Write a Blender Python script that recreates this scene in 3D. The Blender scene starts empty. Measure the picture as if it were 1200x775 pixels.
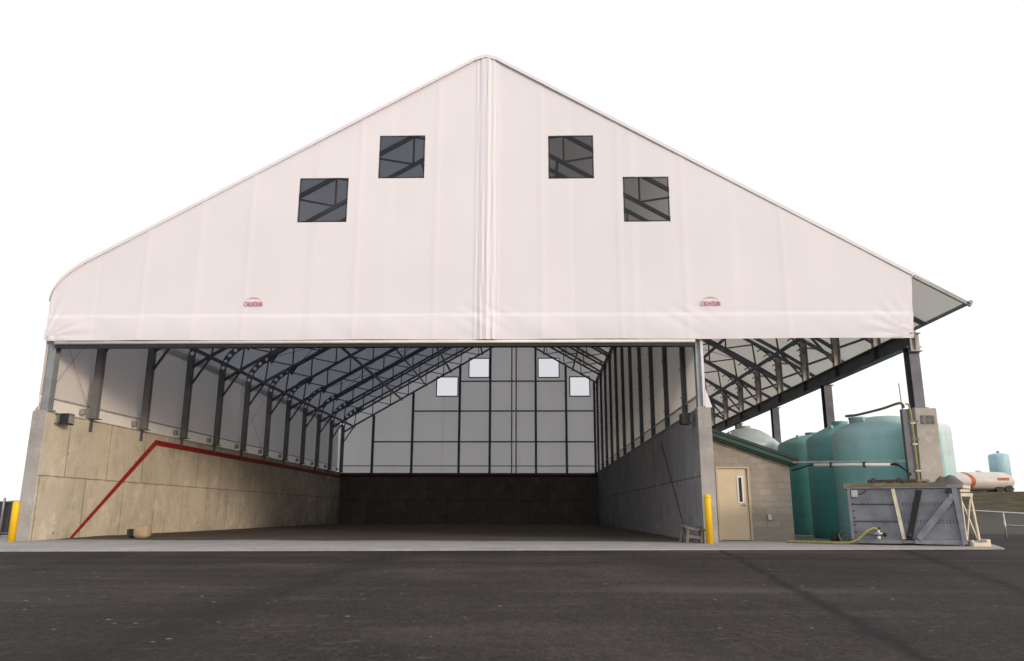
import bpy, bmesh, math, random
from mathutils import Vector, Matrix, noise
random.seed(7)
S = bpy.context.scene
COL = S.collection
R = math.radians

# ------------------------------------------------------------------ materials
def new_mat(name):
    m = bpy.data.materials.new(name); m.use_nodes = True
    nt = m.node_tree; nt.nodes.clear()
    out = nt.nodes.new('ShaderNodeOutputMaterial')
    return m, nt, out
def N(nt, t, **kw):
    n = nt.nodes.new(t)
    for k, v in kw.items(): setattr(n, k, v)
    return n
def L(nt, a, b): nt.links.new(a, b)
def math_n(nt, op, a, b=None, clamp=False):
    n = N(nt, 'ShaderNodeMath', operation=op, use_clamp=clamp)
    for i, v in enumerate((a, b)):
        if v is None: continue
        if isinstance(v, (int, float)): n.inputs[i].default_value = v
        else: L(nt, v, n.inputs[i])
    return n.outputs[0]
def ramp(nt, fac, stops, interp='LINEAR'):
    r = N(nt, 'ShaderNodeValToRGB'); cr = r.color_ramp; cr.interpolation = interp
    while len(cr.elements) < len(stops): cr.elements.new(0.5)
    for e, (p, c) in zip(cr.elements, stops):
        e.position = p
        e.color = (c, c, c, 1) if isinstance(c, (int, float)) else (*c, 1)
    L(nt, fac, r.inputs[0]); return r.outputs[0]
def mixc(nt, fac, a, b, mode='MIX'):
    n = N(nt, 'ShaderNodeMix', data_type='RGBA', blend_type=mode)
    for s, v in ((n.inputs[0], fac), (n.inputs[6], a), (n.inputs[7], b)):
        if isinstance(v, (int, float)): s.default_value = v
        elif isinstance(v, tuple): s.default_value = (*v, 1)
        else: L(nt, v, s)
    return n.outputs[2]
def coords(nt, scale=(1, 1, 1), loc=(0, 0, 0), rot=(0, 0, 0)):
    c = N(nt, 'ShaderNodeTexCoord'); m = N(nt, 'ShaderNodeMapping')
    m.inputs['Scale'].default_value = scale; m.inputs['Location'].default_value = loc; m.inputs['Rotation'].default_value = rot
    L(nt, c.outputs['Object'], m.inputs[0]); return m.outputs[0]
def noise_n(nt, vec, scale, detail=4, rough=.55):
    n = N(nt, 'ShaderNodeTexNoise'); n.inputs['Scale'].default_value = scale
    n.inputs['Detail'].default_value = detail; n.inputs['Roughness'].default_value = rough
    L(nt, vec, n.inputs['Vector']); return n.outputs['Fac']
def bump_n(nt, h, strength=.3, dist=.02):
    b = N(nt, 'ShaderNodeBump'); b.inputs['Strength'].default_value = strength; b.inputs['Distance'].default_value = dist
    L(nt, h, b.inputs['Height']); return b.outputs[0]
def principled(nt, out, col, rough=.8, metal=0, normal=None, spec=.4):
    p = N(nt, 'ShaderNodeBsdfPrincipled')
    if isinstance(col, tuple): p.inputs['Base Color'].default_value = (*col, 1)
    else: L(nt, col, p.inputs['Base Color'])
    if isinstance(rough, (int, float)): p.inputs['Roughness'].default_value = rough
    else: L(nt, rough, p.inputs['Roughness'])
    p.inputs['Metallic'].default_value = metal
    p.inputs['Specular IOR Level'].default_value = spec
    if normal is not None: L(nt, normal, p.inputs['Normal'])
    L(nt, p.outputs[0], out.inputs[0]); return p

def mat(name, col, rough=.7, var=.2, scale=2.5, bump=.15, bscale=40, metal=0, dirt=None, spec=.4):
    m, nt, out = new_mat(name)
    v = coords(nt)
    f = noise_n(nt, v, scale, 5)
    lo = tuple(c * (1 - var) for c in col); hi = tuple(min(1, c * (1 + var)) for c in col)
    c = ramp(nt, f, [(.3, lo), (.7, hi)])
    if dirt:
        d = noise_n(nt, coords(nt, (1, 1, .35)), scale * 1.7, 6, .65)
        c = mixc(nt, ramp(nt, d, [(.52, 0.0), (.72, .7)]), c, dirt)
    nb = bump_n(nt, noise_n(nt, v, bscale, 3), bump, .01) if bump else None
    principled(nt, out, c, rough, metal, nb, spec); return m

def mat_fabric(name, refl, trans, bump=.15, seam=None, seam_axis=None, wr=(1, 1, 1), interp='CONSTANT'):
    """PVC membrane: diffuse + translucent"""
    m, nt, out = new_mat(name)
    v = coords(nt)
    t = noise_n(nt, v, .35, 4)
    tone = ramp(nt, t, [(.3, .95), (.7, 1.0)])
    if seam:  # tone along one axis
        sx = N(nt, 'ShaderNodeSeparateXYZ'); L(nt, v, sx.inputs[0])
        a = sx.outputs[seam_axis]
        x0, x1, stops = seam
        f = math_n(nt, 'DIVIDE', math_n(nt, 'SUBTRACT', a, x0), x1 - x0, True)
        s = ramp(nt, f, [(max(0, min(1, (x - x0) / (x1 - x0))), c) for x, c in stops], interp)
        tone = mixc(nt, 1.0, tone, s, 'MULTIPLY')
    w = noise_n(nt, coords(nt, wr), 1.6, 5, .6)
    w2 = noise_n(nt, v, 9, 3)
    h = math_n(nt, 'ADD', w, math_n(nt, 'MULTIPLY', w2, .12))
    nb = bump_n(nt, h, bump, .12)
    cr = mixc(nt, 1.0, tone, refl, 'MULTIPLY'); ct = mixc(nt, 1.0, tone, trans, 'MULTIPLY')
    d = N(nt, 'ShaderNodeBsdfDiffuse'); L(nt, cr, d.inputs[0]); L(nt, nb, d.inputs['Normal'])
    tr = N(nt, 'ShaderNodeBsdfTranslucent'); L(nt, ct, tr.inputs[0])
    ad = N(nt, 'ShaderNodeAddShader'); L(nt, d.outputs[0], ad.inputs[0]); L(nt, tr.outputs[0], ad.inputs[1])
    L(nt, ad.outputs[0], out.inputs[0]); return m

def mat_concrete(name, col, axis='Y', joint=True, stain=.55, bw=2.44, bh=1.9, dark=None):
    """cast wall: form panels, joints, tie holes, stains; axis = run of the wall"""
    m, nt, out = new_mat(name)
    c0 = N(nt, 'ShaderNodeTexCoord'); s = N(nt, 'ShaderNodeSeparateXYZ'); L(nt, c0.outputs['Object'], s.inputs[0])
    cb = N(nt, 'ShaderNodeCombineXYZ')
    L(nt, s.outputs[{'X': 0, 'Y': 1}[axis]], cb.inputs[0]); L(nt, s.outputs[2], cb.inputs[1])
    uv = cb.outputs[0]; v = c0.outputs['Object']
    big = noise_n(nt, v, .45, 6, .6); mid = noise_n(nt, v, 2.2, 6, .65); fine = noise_n(nt, v, 22, 4, .6)
    k = math_n(nt, 'ADD', math_n(nt, 'MULTIPLY', big, .55), math_n(nt, 'MULTIPLY', mid, .45))
    c = ramp(nt, k, [(.3, tuple(x * .72 for x in col)), (.5, col), (.72, tuple(min(1, x * 1.18) for x in col))])
    c = mixc(nt, ramp(nt, fine, [(.3, .16), (.6, 0.0)]), c, tuple(x * .5 for x in col))
    # vertical run-off streaks
    st = noise_n(nt, coords(nt, (1.3, 1.3, .45)), 1.5, 7, .72)
    c = mixc(nt, ramp(nt, st, [(.55, 0.0), (.75, stain)]), c, tuple(x * .5 for x in (dark or col)))
    h = math_n(nt, 'ADD', math_n(nt, 'MULTIPLY', fine, .5), mid)
    if joint:
        # wobble so that joints are not ruler straight
        wb = N(nt, 'ShaderNodeTexNoise'); wb.inputs['Scale'].default_value = 3; L(nt, uv, wb.inputs['Vector'])
        w2 = N(nt, 'ShaderNodeVectorMath', operation='MULTIPLY_ADD'); L(nt, wb.outputs['Color'], w2.inputs[0])
        w2.inputs[1].default_value = (.03, .03, 0); L(nt, uv, w2.inputs[2])
        b = N(nt, 'ShaderNodeTexBrick'); b.offset = .5; L(nt, w2.outputs[0], b.inputs['Vector'])
        b.inputs['Scale'].default_value = 1; b.inputs['Brick Width'].default_value = bw; b.inputs['Row Height'].default_value = bh
        b.inputs['Mortar Size'].default_value = .03; b.inputs['Mortar Smooth'].default_value = .7
        b.inputs['Color1'].default_value = (.93, .93, .93, 1); b.inputs['Color2'].default_value = (1.06, 1.05, 1.03, 1)
        b.inputs['Mortar'].default_value = (.46, .45, .43, 1)
        c = mixc(nt, 1.0, c, b.outputs['Color'], 'MULTIPLY')
        # tie holes and pits
        vo = N(nt, 'ShaderNodeTexVoronoi', feature='F1'); vo.inputs['Scale'].default_value = 1.15; vo.inputs['Randomness'].default_value = .55
        L(nt, uv, vo.inputs['Vector'])
        c = mixc(nt, ramp(nt, vo.outputs['Distance'], [(.045, .75), (.075, 0.0)]), c, tuple(x * .4 for x in col))
        h = math_n(nt, 'SUBTRACT', h, b.outputs['Fac'])
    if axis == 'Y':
        # grime along foot and top; deep-bay darkening also paints in interior shade
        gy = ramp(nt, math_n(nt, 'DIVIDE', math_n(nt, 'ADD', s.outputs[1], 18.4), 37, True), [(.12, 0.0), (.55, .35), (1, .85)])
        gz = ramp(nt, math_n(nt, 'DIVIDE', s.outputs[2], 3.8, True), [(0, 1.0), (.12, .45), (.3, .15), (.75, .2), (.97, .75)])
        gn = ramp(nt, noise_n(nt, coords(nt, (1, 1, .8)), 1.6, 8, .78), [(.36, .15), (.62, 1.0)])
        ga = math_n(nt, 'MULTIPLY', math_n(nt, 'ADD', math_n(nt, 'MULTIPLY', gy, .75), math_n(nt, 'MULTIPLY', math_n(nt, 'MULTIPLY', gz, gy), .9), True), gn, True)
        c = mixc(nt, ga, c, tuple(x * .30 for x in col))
    pit = noise_n(nt, coords(nt, (1.6, 1.6, 1)), 3.4, 8, .8)
    c = mixc(nt, ramp(nt, pit, [(.60, 0.0), (.68, .6)]), c, tuple(x * .42 for x in col))
    eff = noise_n(nt, v, 1.1, 8, .75)
    c = mixc(nt, ramp(nt, eff, [(.54, 0.0), (.70, .45)]), c, tuple(min(1, x * 1.4 + .04) for x in col))
    principled(nt, out, c, .88, 0, bump_n(nt, h, .35, .02), .25); return m

def mat_asphalt():
    m, nt, out = new_mat('asphalt')
    v = coords(nt)
    big = noise_n(nt, v, .12, 6, .6); mid = noise_n(nt, coords(nt, (1.2, .3, 1)), .9, 7, .7); fine = noise_n(nt, v, 55, 3, .7)
    k = math_n(nt, 'ADD', math_n(nt, 'MULTIPLY', big, .5), math_n(nt, 'MULTIPLY', mid, .5))
    c = ramp(nt, k, [(.36, (.021, .0185, .0178)), (.5, (.036, .032, .0305)), (.64, (.056, .050, .047))])
    c = mixc(nt, ramp(nt, fine, [(.35, .45), (.65, 0.0)]), c, (.014, .013, .013))
    # tyre scuffs: long soft bands
    for rot, sc, lo in ((R(20), 1.1, .57), (R(-68), .6, .6)):
        sv = coords(nt, (.12, 1.6, 1), (0, 0, 0), (0, 0, rot))
        c = mixc(nt, ramp(nt, noise_n(nt, sv, sc, 4, .55), [(lo - .02, 0.0), (lo + .16, .45)]), c, (.065, .058, .055))
    gr = noise_n(nt, coords(nt, (1, .4, 1)), 20, 8, .85)
    c = mixc(nt, ramp(nt, gr, [(.42, .5), (.52, 0.0)]), c, (.011, .0098, .0094))
    c = mixc(nt, ramp(nt, gr, [(.54, 0.0), (.68, .4)]), c, (.092, .081, .075))
    # pale horizontal scuffs and dust, broad light and dark fields
    sf = noise_n(nt, coords(nt, (1.1, 3.2, 1)), 1.7, 7, .75)
    c = mixc(nt, ramp(nt, sf, [(.60, 0.0), (.68, .55)]), c, (.10, .092, .088))
    bf = noise_n(nt, coords(nt, (.16, .3, 1)), 1.0, 4, .6)
    c = mixc(nt, ramp(nt, bf, [(.36, .55), (.5, 0.0)]), c, (.017, .015, .0145))
    c = mixc(nt, ramp(nt, bf, [(.52, 0.0), (.68, .5)]), c, (.066, .059, .056))
    # small sharp chips
    v3 = N(nt, 'ShaderNodeTexVoronoi', feature='F1'); v3.inputs['Scale'].default_value = 7; L(nt, v, v3.inputs['Vector'])
    p3 = N(nt, 'ShaderNodeSeparateColor'); L(nt, v3.outputs['Color'], p3.inputs[0])
    g3 = math_n(nt, 'MULTIPLY', ramp(nt, v3.outputs['Distance'], [(.09, 1.0), (.14, 0.0)]), math_n(nt, 'GREATER_THAN', p3.outputs[0], .92))
    c = mixc(nt, math_n(nt, 'MULTIPLY', g3, .8), c, (.22, .21, .20))
    g4 = math_n(nt, 'MULTIPLY', ramp(nt, v3.outputs['Distance'], [(.10, 1.0), (.17, 0.0)]), math_n(nt, 'LESS_THAN', p3.outputs[1], .12))
    c = mixc(nt, math_n(nt, 'MULTIPLY', g4, .8), c, (.008, .007, .007))
    # lighter grit
    vo = N(nt, 'ShaderNodeTexVoronoi', feature='F1'); vo.inputs['Scale'].default_value = 3.2; L(nt, v, vo.inputs['Vector'])
    pick = N(nt, 'ShaderNodeSeparateColor'); L(nt, vo.outputs['Color'], pick.inputs[0])
    g = math_n(nt, 'MULTIPLY', ramp(nt, vo.outputs['Distance'], [(.05, 1.0), (.085, 0.0)]), math_n(nt, 'GREATER_THAN', pick.outputs[0], .86))
    c = mixc(nt, math_n(nt, 'MULTIPLY', g, .75), c, (.26, .245, .23))
    vo2 = N(nt, 'ShaderNodeTexVoronoi', feature='F1'); vo2.inputs['Scale'].default_value = 30; L(nt, v, vo2.inputs['Vector'])
    c = mixc(nt, ramp(nt, vo2.outputs['Distance'], [(.12, .35), (.3, 0.0)]), c, (.09, .085, .08))
    # paving lane joints (dark, slightly wavering)
    s = N(nt, 'ShaderNodeSeparateXYZ'); L(nt, v, s.inputs[0])
    wob = math_n(nt, 'MULTIPLY', math_n(nt, 'SUBTRACT', noise_n(nt, v, .8, 4), .5), .5)
    for (x0, y0, x1, y1, w, a) in ((4.15, 16.77, 2.55, 6.45, .12, .72), (8.12, 17.06, 5.58, 9.4, .2, .62), (-2.86, 5.25, -2.8, 9.0, .4, .22), (-2.8, 9.0, -3.0, 14.2, .4, .26), (-9, 17, -6.0, 5, .6, .25), (-30, 15.1, 12, 15.9, .22, .5), (3.2, 14.4, 12, 14.9, .15, .6)):
        dx, dy = x1 - x0, y1 - y0; l = math.hypot(dx, dy); nx, ny = dy / l, -dx / l
        d = math_n(nt, 'ADD', math_n(nt, 'MULTIPLY', s.outputs[0], nx), math_n(nt, 'MULTIPLY', s.outputs[1], ny))
        d = math_n(nt, 'ABSOLUTE', math_n(nt, 'ADD', math_n(nt, 'SUBTRACT', d, x0 * nx + y0 * ny), wob))
        c = mixc(nt, ramp(nt, math_n(nt, 'DIVIDE', d, w * 4, True), [(.05, a), (.25, 0.0)]), c, (.013, .0125, .0125))
    h = math_n(nt, 'ADD', fine, math_n(nt, 'MULTIPLY', vo2.outputs['Distance'], .8))
    c = mixc(nt, 1.0, c, (1.42, 1.36, 1.34), 'MULTIPLY')
    rr = ramp(nt, mid, [(.3, .72), (.7, .95)])
    principled(nt, out, c, rr, 0, bump_n(nt, h, .4, .008), .06); return m

def mat_block():
    m, nt, out = new_mat('split_block')
    c0 = N(nt, 'ShaderNodeTexCoord'); s = N(nt, 'ShaderNodeSeparateXYZ'); L(nt, c0.outputs['Object'], s.inputs[0])
    cb = N(nt, 'ShaderNodeCombineXYZ'); L(nt, math_n(nt, 'ADD', s.outputs[0], s.outputs[1]), cb.inputs[0]); L(nt, s.outputs[2], cb.inputs[1])
    b = N(nt, 'ShaderNodeTexBrick'); L(nt, cb.outputs[0], b.inputs['Vector'])
    b.inputs['Scale'].default_value = 1; b.inputs['Brick Width'].default_value = .4; b.inputs['Row Height'].default_value = .2
    b.inputs['Mortar Size'].default_value = .007; b.inputs['Mortar Smooth'].default_value = .3; b.inputs['Bias'].default_value = -.1
    b.inputs['Color1'].default_value = (.29, .268, .235, 1); b.inputs['Color2'].default_value = (.37, .342, .30, 1); b.inputs['Mortar'].default_value = (.26, .235, .205, 1)
    n = noise_n(nt, c0.outputs['Object'], 14, 5, .7)
    c = mixc(nt, ramp(nt, n, [(.3, .3), (.6, 0.0)]), b.outputs['Color'], (.2, .17, .14))
    c = mixc(nt, ramp(nt, noise_n(nt, c0.outputs['Object'], 1.3, 5), [(.45, 0.0), (.7, .35)]), c, (.46, .37, .26))
    h = math_n(nt, 'SUBTRACT', math_n(nt, 'MULTIPLY', n, .6), b.outputs['Fac'])
    principled(nt, out, c, .9, 0, bump_n(nt, h, .5, .015), .2); return m

def mat_tank(name, col, top):
    m, nt, out = new_mat(name)
    v = coords(nt); s = N(nt, 'ShaderNodeSeparateXYZ'); L(nt, v, s.inputs[0])
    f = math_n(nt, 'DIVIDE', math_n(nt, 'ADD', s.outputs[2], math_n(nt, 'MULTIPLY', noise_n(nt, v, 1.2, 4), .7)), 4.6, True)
    c = ramp(nt, f, [(.1, tuple(x * .75 for x in col)), (.55, col), (.98, top)])  # sky reflection painted in as a paler tint towards the top
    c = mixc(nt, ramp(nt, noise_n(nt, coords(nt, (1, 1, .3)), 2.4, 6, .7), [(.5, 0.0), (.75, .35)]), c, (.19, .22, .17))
    principled(nt, out, c, .42, 0, bump_n(nt, noise_n(nt, v, 3, 3), .08, .03), .5); return m

def mat_glass(name, tint, gl=.06):
    m, nt, out = new_mat(name)
    t = N(nt, 'ShaderNodeBsdfTransparent'); t.inputs[0].default_value = (*tint, 1)
    g = N(nt, 'ShaderNodeBsdfGlossy'); g.inputs['Roughness'].default_value = .25
    nz = noise_n(nt, coords(nt), 1.2, 3); L(nt, bump_n(nt, nz, .2, .1), g.inputs['Normal'])
    mx = N(nt, 'ShaderNodeMixShader'); mx.inputs[0].default_value = gl
    L(nt, t.outputs[0], mx.inputs[1]); L(nt, g.outputs[0], mx.inputs[2]); L(nt, mx.outputs[0], out.inputs[0]); return m

def mat_ground(name, stops, scale=1.0, bump=.6, bscale=18):
    m, nt, out = new_mat(name)
    v = coords(nt); a = noise_n(nt, v, scale, 7, .7); b = noise_n(nt, v, bscale, 4, .7)
    k = math_n(nt, 'ADD', math_n(nt, 'MULTIPLY', a, .65), math_n(nt, 'MULTIPLY', b, .35))
    principled(nt, out, ramp(nt, k, stops), .95, 0, bump_n(nt, b, bump, .05), .15); return m

# seam positions of the front membrane (x) and tone of each strip
seam_stops = [(-16, .985), (-12.23, 1.0), (-12.04, .965), (-9.0, 1.0), (-8.8, .98), (-5.6, .955), (-5.42, .985),
              (-3.13, 1.0), (-2.92, .985), (.17, .97), (.43, .975), (2.65, .99), (2.79, .95), (4.61, .985), (4.82, .965), (7.59, .985), (7.85, .97)]
M = {}
M['front'] = mat_fabric('front_membrane', (.755, .735, .785), (.05, .047, .045), .10, (-16, 13, seam_stops), 0, (1, 1, .35))
M['roof_r'] = mat_fabric('painted_sun_roof_membrane', (.66, .65, .63), (.20, .192, .18), .12, (0, 8, [(0, .38), (3, .36), (5.5, .55), (7.2, 1.0)]), 0, (1, .3, 1), 'LINEAR')  # roof membrane copy, sun on the right slope painted in as a gradient
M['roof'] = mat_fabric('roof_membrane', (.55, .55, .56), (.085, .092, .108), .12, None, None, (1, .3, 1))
M['side'] = mat_fabric('side_membrane', (.60, .56, .52), (.12, .118, .125), .22, None, None, (1, 1, .4))
M['rear'] = mat_fabric('rear_membrane', (.58, .56, .555), (.36, .347, .345), .10, (-16, 13, [(x, c * .98 if i % 2 else c) for i, (x, c) in enumerate(seam_stops)]), 0, (1, 1, .35))
M['partition'] = mat_fabric('partition_membrane', (.60, .58, .56), (.33, .32, .31), .12, None, None, (1, .6, 1))
M['flap'] = mat_fabric('flap_membrane', (.72, .68, .64), (.14, .135, .13), .3, None, None, (1, 1, 1))
M['steel'] = mat('frame_steel', (.10, .112, .135), .55, .25, 1.2, .05, 60, .1, (.14, .13, .12))
M['steel_b'] = mat('galvanised_steel', (.34, .32, .295), .55, .2, 2.2, .05, 60, .15, (.16, .15, .14))
M['steel_c'] = mat('column_grey_steel', (.17, .175, .18), .55, .2, 1.4, .05, 60, .1, (.2, .18, .15))
M['zinc'] = mat('zinc_steel', (.25, .255, .26), .5, .2, 2, .04, 50, .2)
M['beam'] = mat('beam_steel', (.10, .105, .125), .5, .3, 1.6, .05, 60, .3, (.05, .05, .055))
M['column_blue'] = mat('column_steel', (.27, .29, .305), .5, .18, 2, .05, 60, .3)
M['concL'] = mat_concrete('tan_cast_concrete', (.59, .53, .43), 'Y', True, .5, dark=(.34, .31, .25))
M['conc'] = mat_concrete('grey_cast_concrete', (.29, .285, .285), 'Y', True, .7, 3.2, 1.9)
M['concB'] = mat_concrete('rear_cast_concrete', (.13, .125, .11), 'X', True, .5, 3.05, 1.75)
M['concE'] = mat_concrete('end_cast_concrete', (.36, .345, .335), 'X', False, .35)
M['pier'] = mat_concrete('pier_concrete', (.40, .375, .345), 'X', False, .3)
M['slab'] = mat_concrete('slab_concrete', (.345, .335, .325), 'X', False, .5)
M['floor'] = mat_ground('loading_floor', [(.3, (.075, .064, .052)), (.55, (.12, .10, .08)), (.75, (.19, .16, .12))], .5, .5, 14)
M['asphalt'] = mat_asphalt()
M['red'] = mat('stripe_paint', (.30, .012, .012), .75, .35, 6, .2, 30, 0, (.12, .03, .025))
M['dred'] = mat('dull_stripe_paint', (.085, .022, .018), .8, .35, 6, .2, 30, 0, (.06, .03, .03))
M['yellow'] = mat('yellow_sleeve', (.80, .50, .012), .45, .06, 3, .03, 30)
M['black'] = mat('black_plastic', (.018, .018, .02), .5, .3, 8, .05)
M['rubber'] = mat('black_rubber', (.012, .012, .012), .6, .3, 8, .05)
M['glass_dark'] = mat('dark_glass', (.01, .012, .015), .12, .1, 3, 0)
M['lens'] = mat('lamp_lens', (.25, .26, .27), .2, .2, 9, .1)
M['block'] = mat_block()
M['door'] = mat('tan_door_paint', (.62, .51, .365), .5, .05, 2, .03, 60)
M['trim_door'] = mat('door_frame_paint', (.50, .41, .30), .5, .08, 3, .03)
M['white'] = mat('white_paint', (.75, .73, .70), .5, .08, 4, .05)
M['green'] = mat('green_metal', (.022, .06, .05), .4, .2, 2, .05, 50, .2)
M['dgreen'] = mat('dark_green_metal', (.014, .035, .03), .4, .2, 2, .05, 50, .2)
M['soffit'] = mat('soffit_metal', (.08, .09, .085), .5, .2, 2, .05)
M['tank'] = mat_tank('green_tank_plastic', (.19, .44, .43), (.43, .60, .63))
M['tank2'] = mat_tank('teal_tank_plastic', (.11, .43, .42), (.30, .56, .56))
M['tank_p'] = mat_tank('overlit_tank_plastic', (.40, .57, .56), (.52, .63, .66))  # tank plastic paled, overexposed light painted into its colour
M['pvc'] = mat('white_pvc', (.66, .64, .62), .4, .06, 4, .03)
M['hose'] = mat('hose_rubber', (.27, .27, .10), .5, .2, 8, .05)
M['hose_b'] = mat('brown_hose', (.17, .125, .07), .5, .25, 8, .05)
M['bin'] = mat('bin_sheet_steel', (.185, .193, .22), .42, .3, 1.8, .12, 5, .5, (.2, .205, .22))
M['bin_f'] = mat('bin_frame_steel', (.21, .215, .235), .45, .22, 3, .08, 40, .4)
M['bin_d'] = mat('bin_seam', (.03, .03, .035), .6, .2, 5, .05)
M['rib'] = mat('pale_rib_paint', (.62, .55, .44), .55, .15, 4, .08)
M['tarp'] = mat('brown_tarp', (.17, .135, .08), .75, .3, 4, .4, 14)
M['tarp_g'] = mat('grey_tarp', (.10, .095, .09), .75, .3, 4, .4, 14)
M['wood'] = mat('weathered_wood', (.23, .19, .14), .85, .3, 5, .3, 30)
M['wood_r'] = mat('grey_wood', (.15, .135, .115), .85, .3, 5, .3, 30)
M['wood_d'] = mat('dark_board', (.05, .045, .04), .85, .35, 5, .3, 30)
M['sack'] = mat('tan_sack', (.36, .27, .175), .85, .15, 5, .4, 10)
M['fence'] = mat('fence_slats', (.095, .085, .078), .8, .2, 3, .2, 20)
M['galv'] = mat('galvanised_pipe', (.48, .49, .49), .4, .12, 6, .03, 50, .5)
M['bank'] = mat_ground('dry_grass', [(.34, (.024, .022, .010)), (.5, (.058, .049, .025)), (.64, (.115, .095, .052))], .7, .8, 6)
_nt = M['bank'].node_tree; _p = [n for n in _nt.nodes if n.type == 'BSDF_PRINCIPLED'][0]
_src = _p.inputs['Base Color'].links[0].from_socket
_s = N(_nt, 'ShaderNodeSeparateXYZ'); L(_nt, coords(_nt), _s.inputs[0])
_h = math_n(_nt, 'ADD', _s.outputs[2], math_n(_nt, 'MULTIPLY', noise_n(_nt, coords(_nt), .5, 5), .8))
L(_nt, mixc(_nt, ramp(_nt, math_n(_nt, 'DIVIDE', _h, 3, True), [(.28, .8), (.5, 0.0)]), _src, (.085, .075, .066)), _p.inputs['Base Color'])
M['trailer'] = mat('trailer_paint', (.55, .52, .49), .4, .08, 1.2, .03, 8, 0, (.5, .45, .38))
M['trailer_r'] = mat('trailer_red', (.42, .10, .04), .45, .2, 3, .03)
M['tower'] = mat('tower_paint', (.34, .53, .60), .5, .1, 1, .03)
M['logo'] = mat('logo_ink', (.55, .17, .17), .6, .1, 10, 0)
M['pane_front'] = mat_glass('clear_vinyl', (.70, .71, .75), .03)
M['pane_rear'] = mat_glass('hazy_vinyl', (.66, .63, .645), .04)

# ------------------------------------------------------------------ mesh builder
class MB:
    def __init__(self): self.v = []; self.f = []; self.m = []; self.sm = []
    def face(self, idx, mi=0, sm=False): self.f.append(idx); self.m.append(mi); self.sm.append(sm)
    def poly(self, pts, mi=0):
        b = len(self.v); self.v += [tuple(p) for p in pts]; self.face(list(range(b, b + len(pts))), mi); return self
    def box(self, p0, p1, mi=0):
        x0, y0, z0 = [min(a, b) for a, b in zip(p0, p1)]; x1, y1, z1 = [max(a, b) for a, b in zip(p0, p1)]
        b = len(self.v)
        self.v += [(x0,y0,z0),(x1,y0,z0),(x1,y1,z0),(x0,y1,z0),(x0,y0,z1),(x1,y0,z1),(x1,y1,z1),(x0,y1,z1)]
        for q in ((0,3,2,1),(4,5,6,7),(0,1,5,4),(1,2,6,5),(2,3,7,6),(3,0,4,7)): self.face([b + i for i in q], mi)
        return self
    def bar(self, a, b, w, h, up=(0, 0, 1), mi=0):
        a = Vector(a); b = Vector(b); d = (b - a).normalized(); up = Vector(up)
        s = d.cross(up)
        if s.length < 1e-4: s = d.cross(Vector((0, 1, 0)))
        s.normalize(); u = s.cross(d).normalized(); s *= w / 2; u *= h / 2
        n = len(self.v)
        for p in (a, b): self.v += [tuple(p - s - u), tuple(p + s - u), tuple(p + s + u), tuple(p - s + u)]
        for q in ((0,1,2,3),(7,6,5,4),(0,4,5,1),(1,5,6,2),(2,6,7,3),(3,7,4,0)): self.face([n + i for i in q], mi)
        return self
    def ibeam(self, a, b, w, h, t=.025, up=(0, 0, 1), mi=0):
        a = Vector(a); b = Vector(b); d = (b - a).normalized(); up = Vector(up)
        s = d.cross(up).normalized(); u = s.cross(d).normalized()
        for k in (-1, 1):
            o = u * (h / 2 - t / 2) * k; self.bar(a + o, b + o, w, t, up, mi)
        self.bar(a, b, t * .8, h - 2 * t, up, mi); return self
    def tube(self, pts, r, seg=8, mi=0, cap=True):
        pts = [Vector(p) for p in pts]; rings = []; prev = None
        for i, p in enumerate(pts):
            d = (pts[min(i + 1, len(pts) - 1)] - pts[max(i - 1, 0)]).normalized()
            ref = Vector((0, 0, 1)) if abs(d.z) < .9 else Vector((0, 1, 0))
            if prev is not None: u = (prev - d * prev.dot(d)).normalized()
            else: u = d.cross(ref).normalized()
            prev = u; w = d.cross(u); rr = r[i] if isinstance(r, (list, tuple)) else r
            b = len(self.v); rings.append(b)
            for k in range(seg):
                t = 2 * math.pi * k / seg; self.v.append(tuple(p + u * math.cos(t) * rr + w * math.sin(t) * rr))
        for a, b in zip(rings, rings[1:]):
            for k in range(seg): self.face([a + k, a + (k + 1) % seg, b + (k + 1) % seg, b + k], mi, True)
        if cap: self.face([rings[0] + k for k in range(seg)][::-1], mi); self.face([rings[-1] + k for k in range(seg)], mi)
        return self
    def lathe(self, prof, c, seg=48, mi=0):
        rings = []
        for r, z in prof:
            b = len(self.v); rings.append(b)
            for k in range(seg):
                t = 2 * math.pi * k / seg; self.v.append((c[0] + r * math.cos(t), c[1] + r * math.sin(t), c[2] + z))
        for a, b in zip(rings, rings[1:]):
            for k in range(seg): self.face([a + k, a + (k + 1) % seg, b + (k + 1) % seg, b + k], mi, True)
        self.face([rings[0] + k for k in range(seg)][::-1], mi); self.face([rings[-1] + k for k in range(seg)], mi); return self
    def prism(self, pts2, y0, y1, mi=0):
        """outline in XZ extruded along Y"""
        n = len(pts2); b = len(self.v)
        self.v += [(x, y0, z) for x, z in pts2] + [(x, y1, z) for x, z in pts2]
        self.face(list(range(b, b + n)), mi); self.face(list(range(b + 2 * n - 1, b + n - 1, -1)), mi)
        for i in range(n):
            j = (i + 1) % n; self.face([b + i, b + n + i, b + n + j, b + j], mi)
        return self

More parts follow.
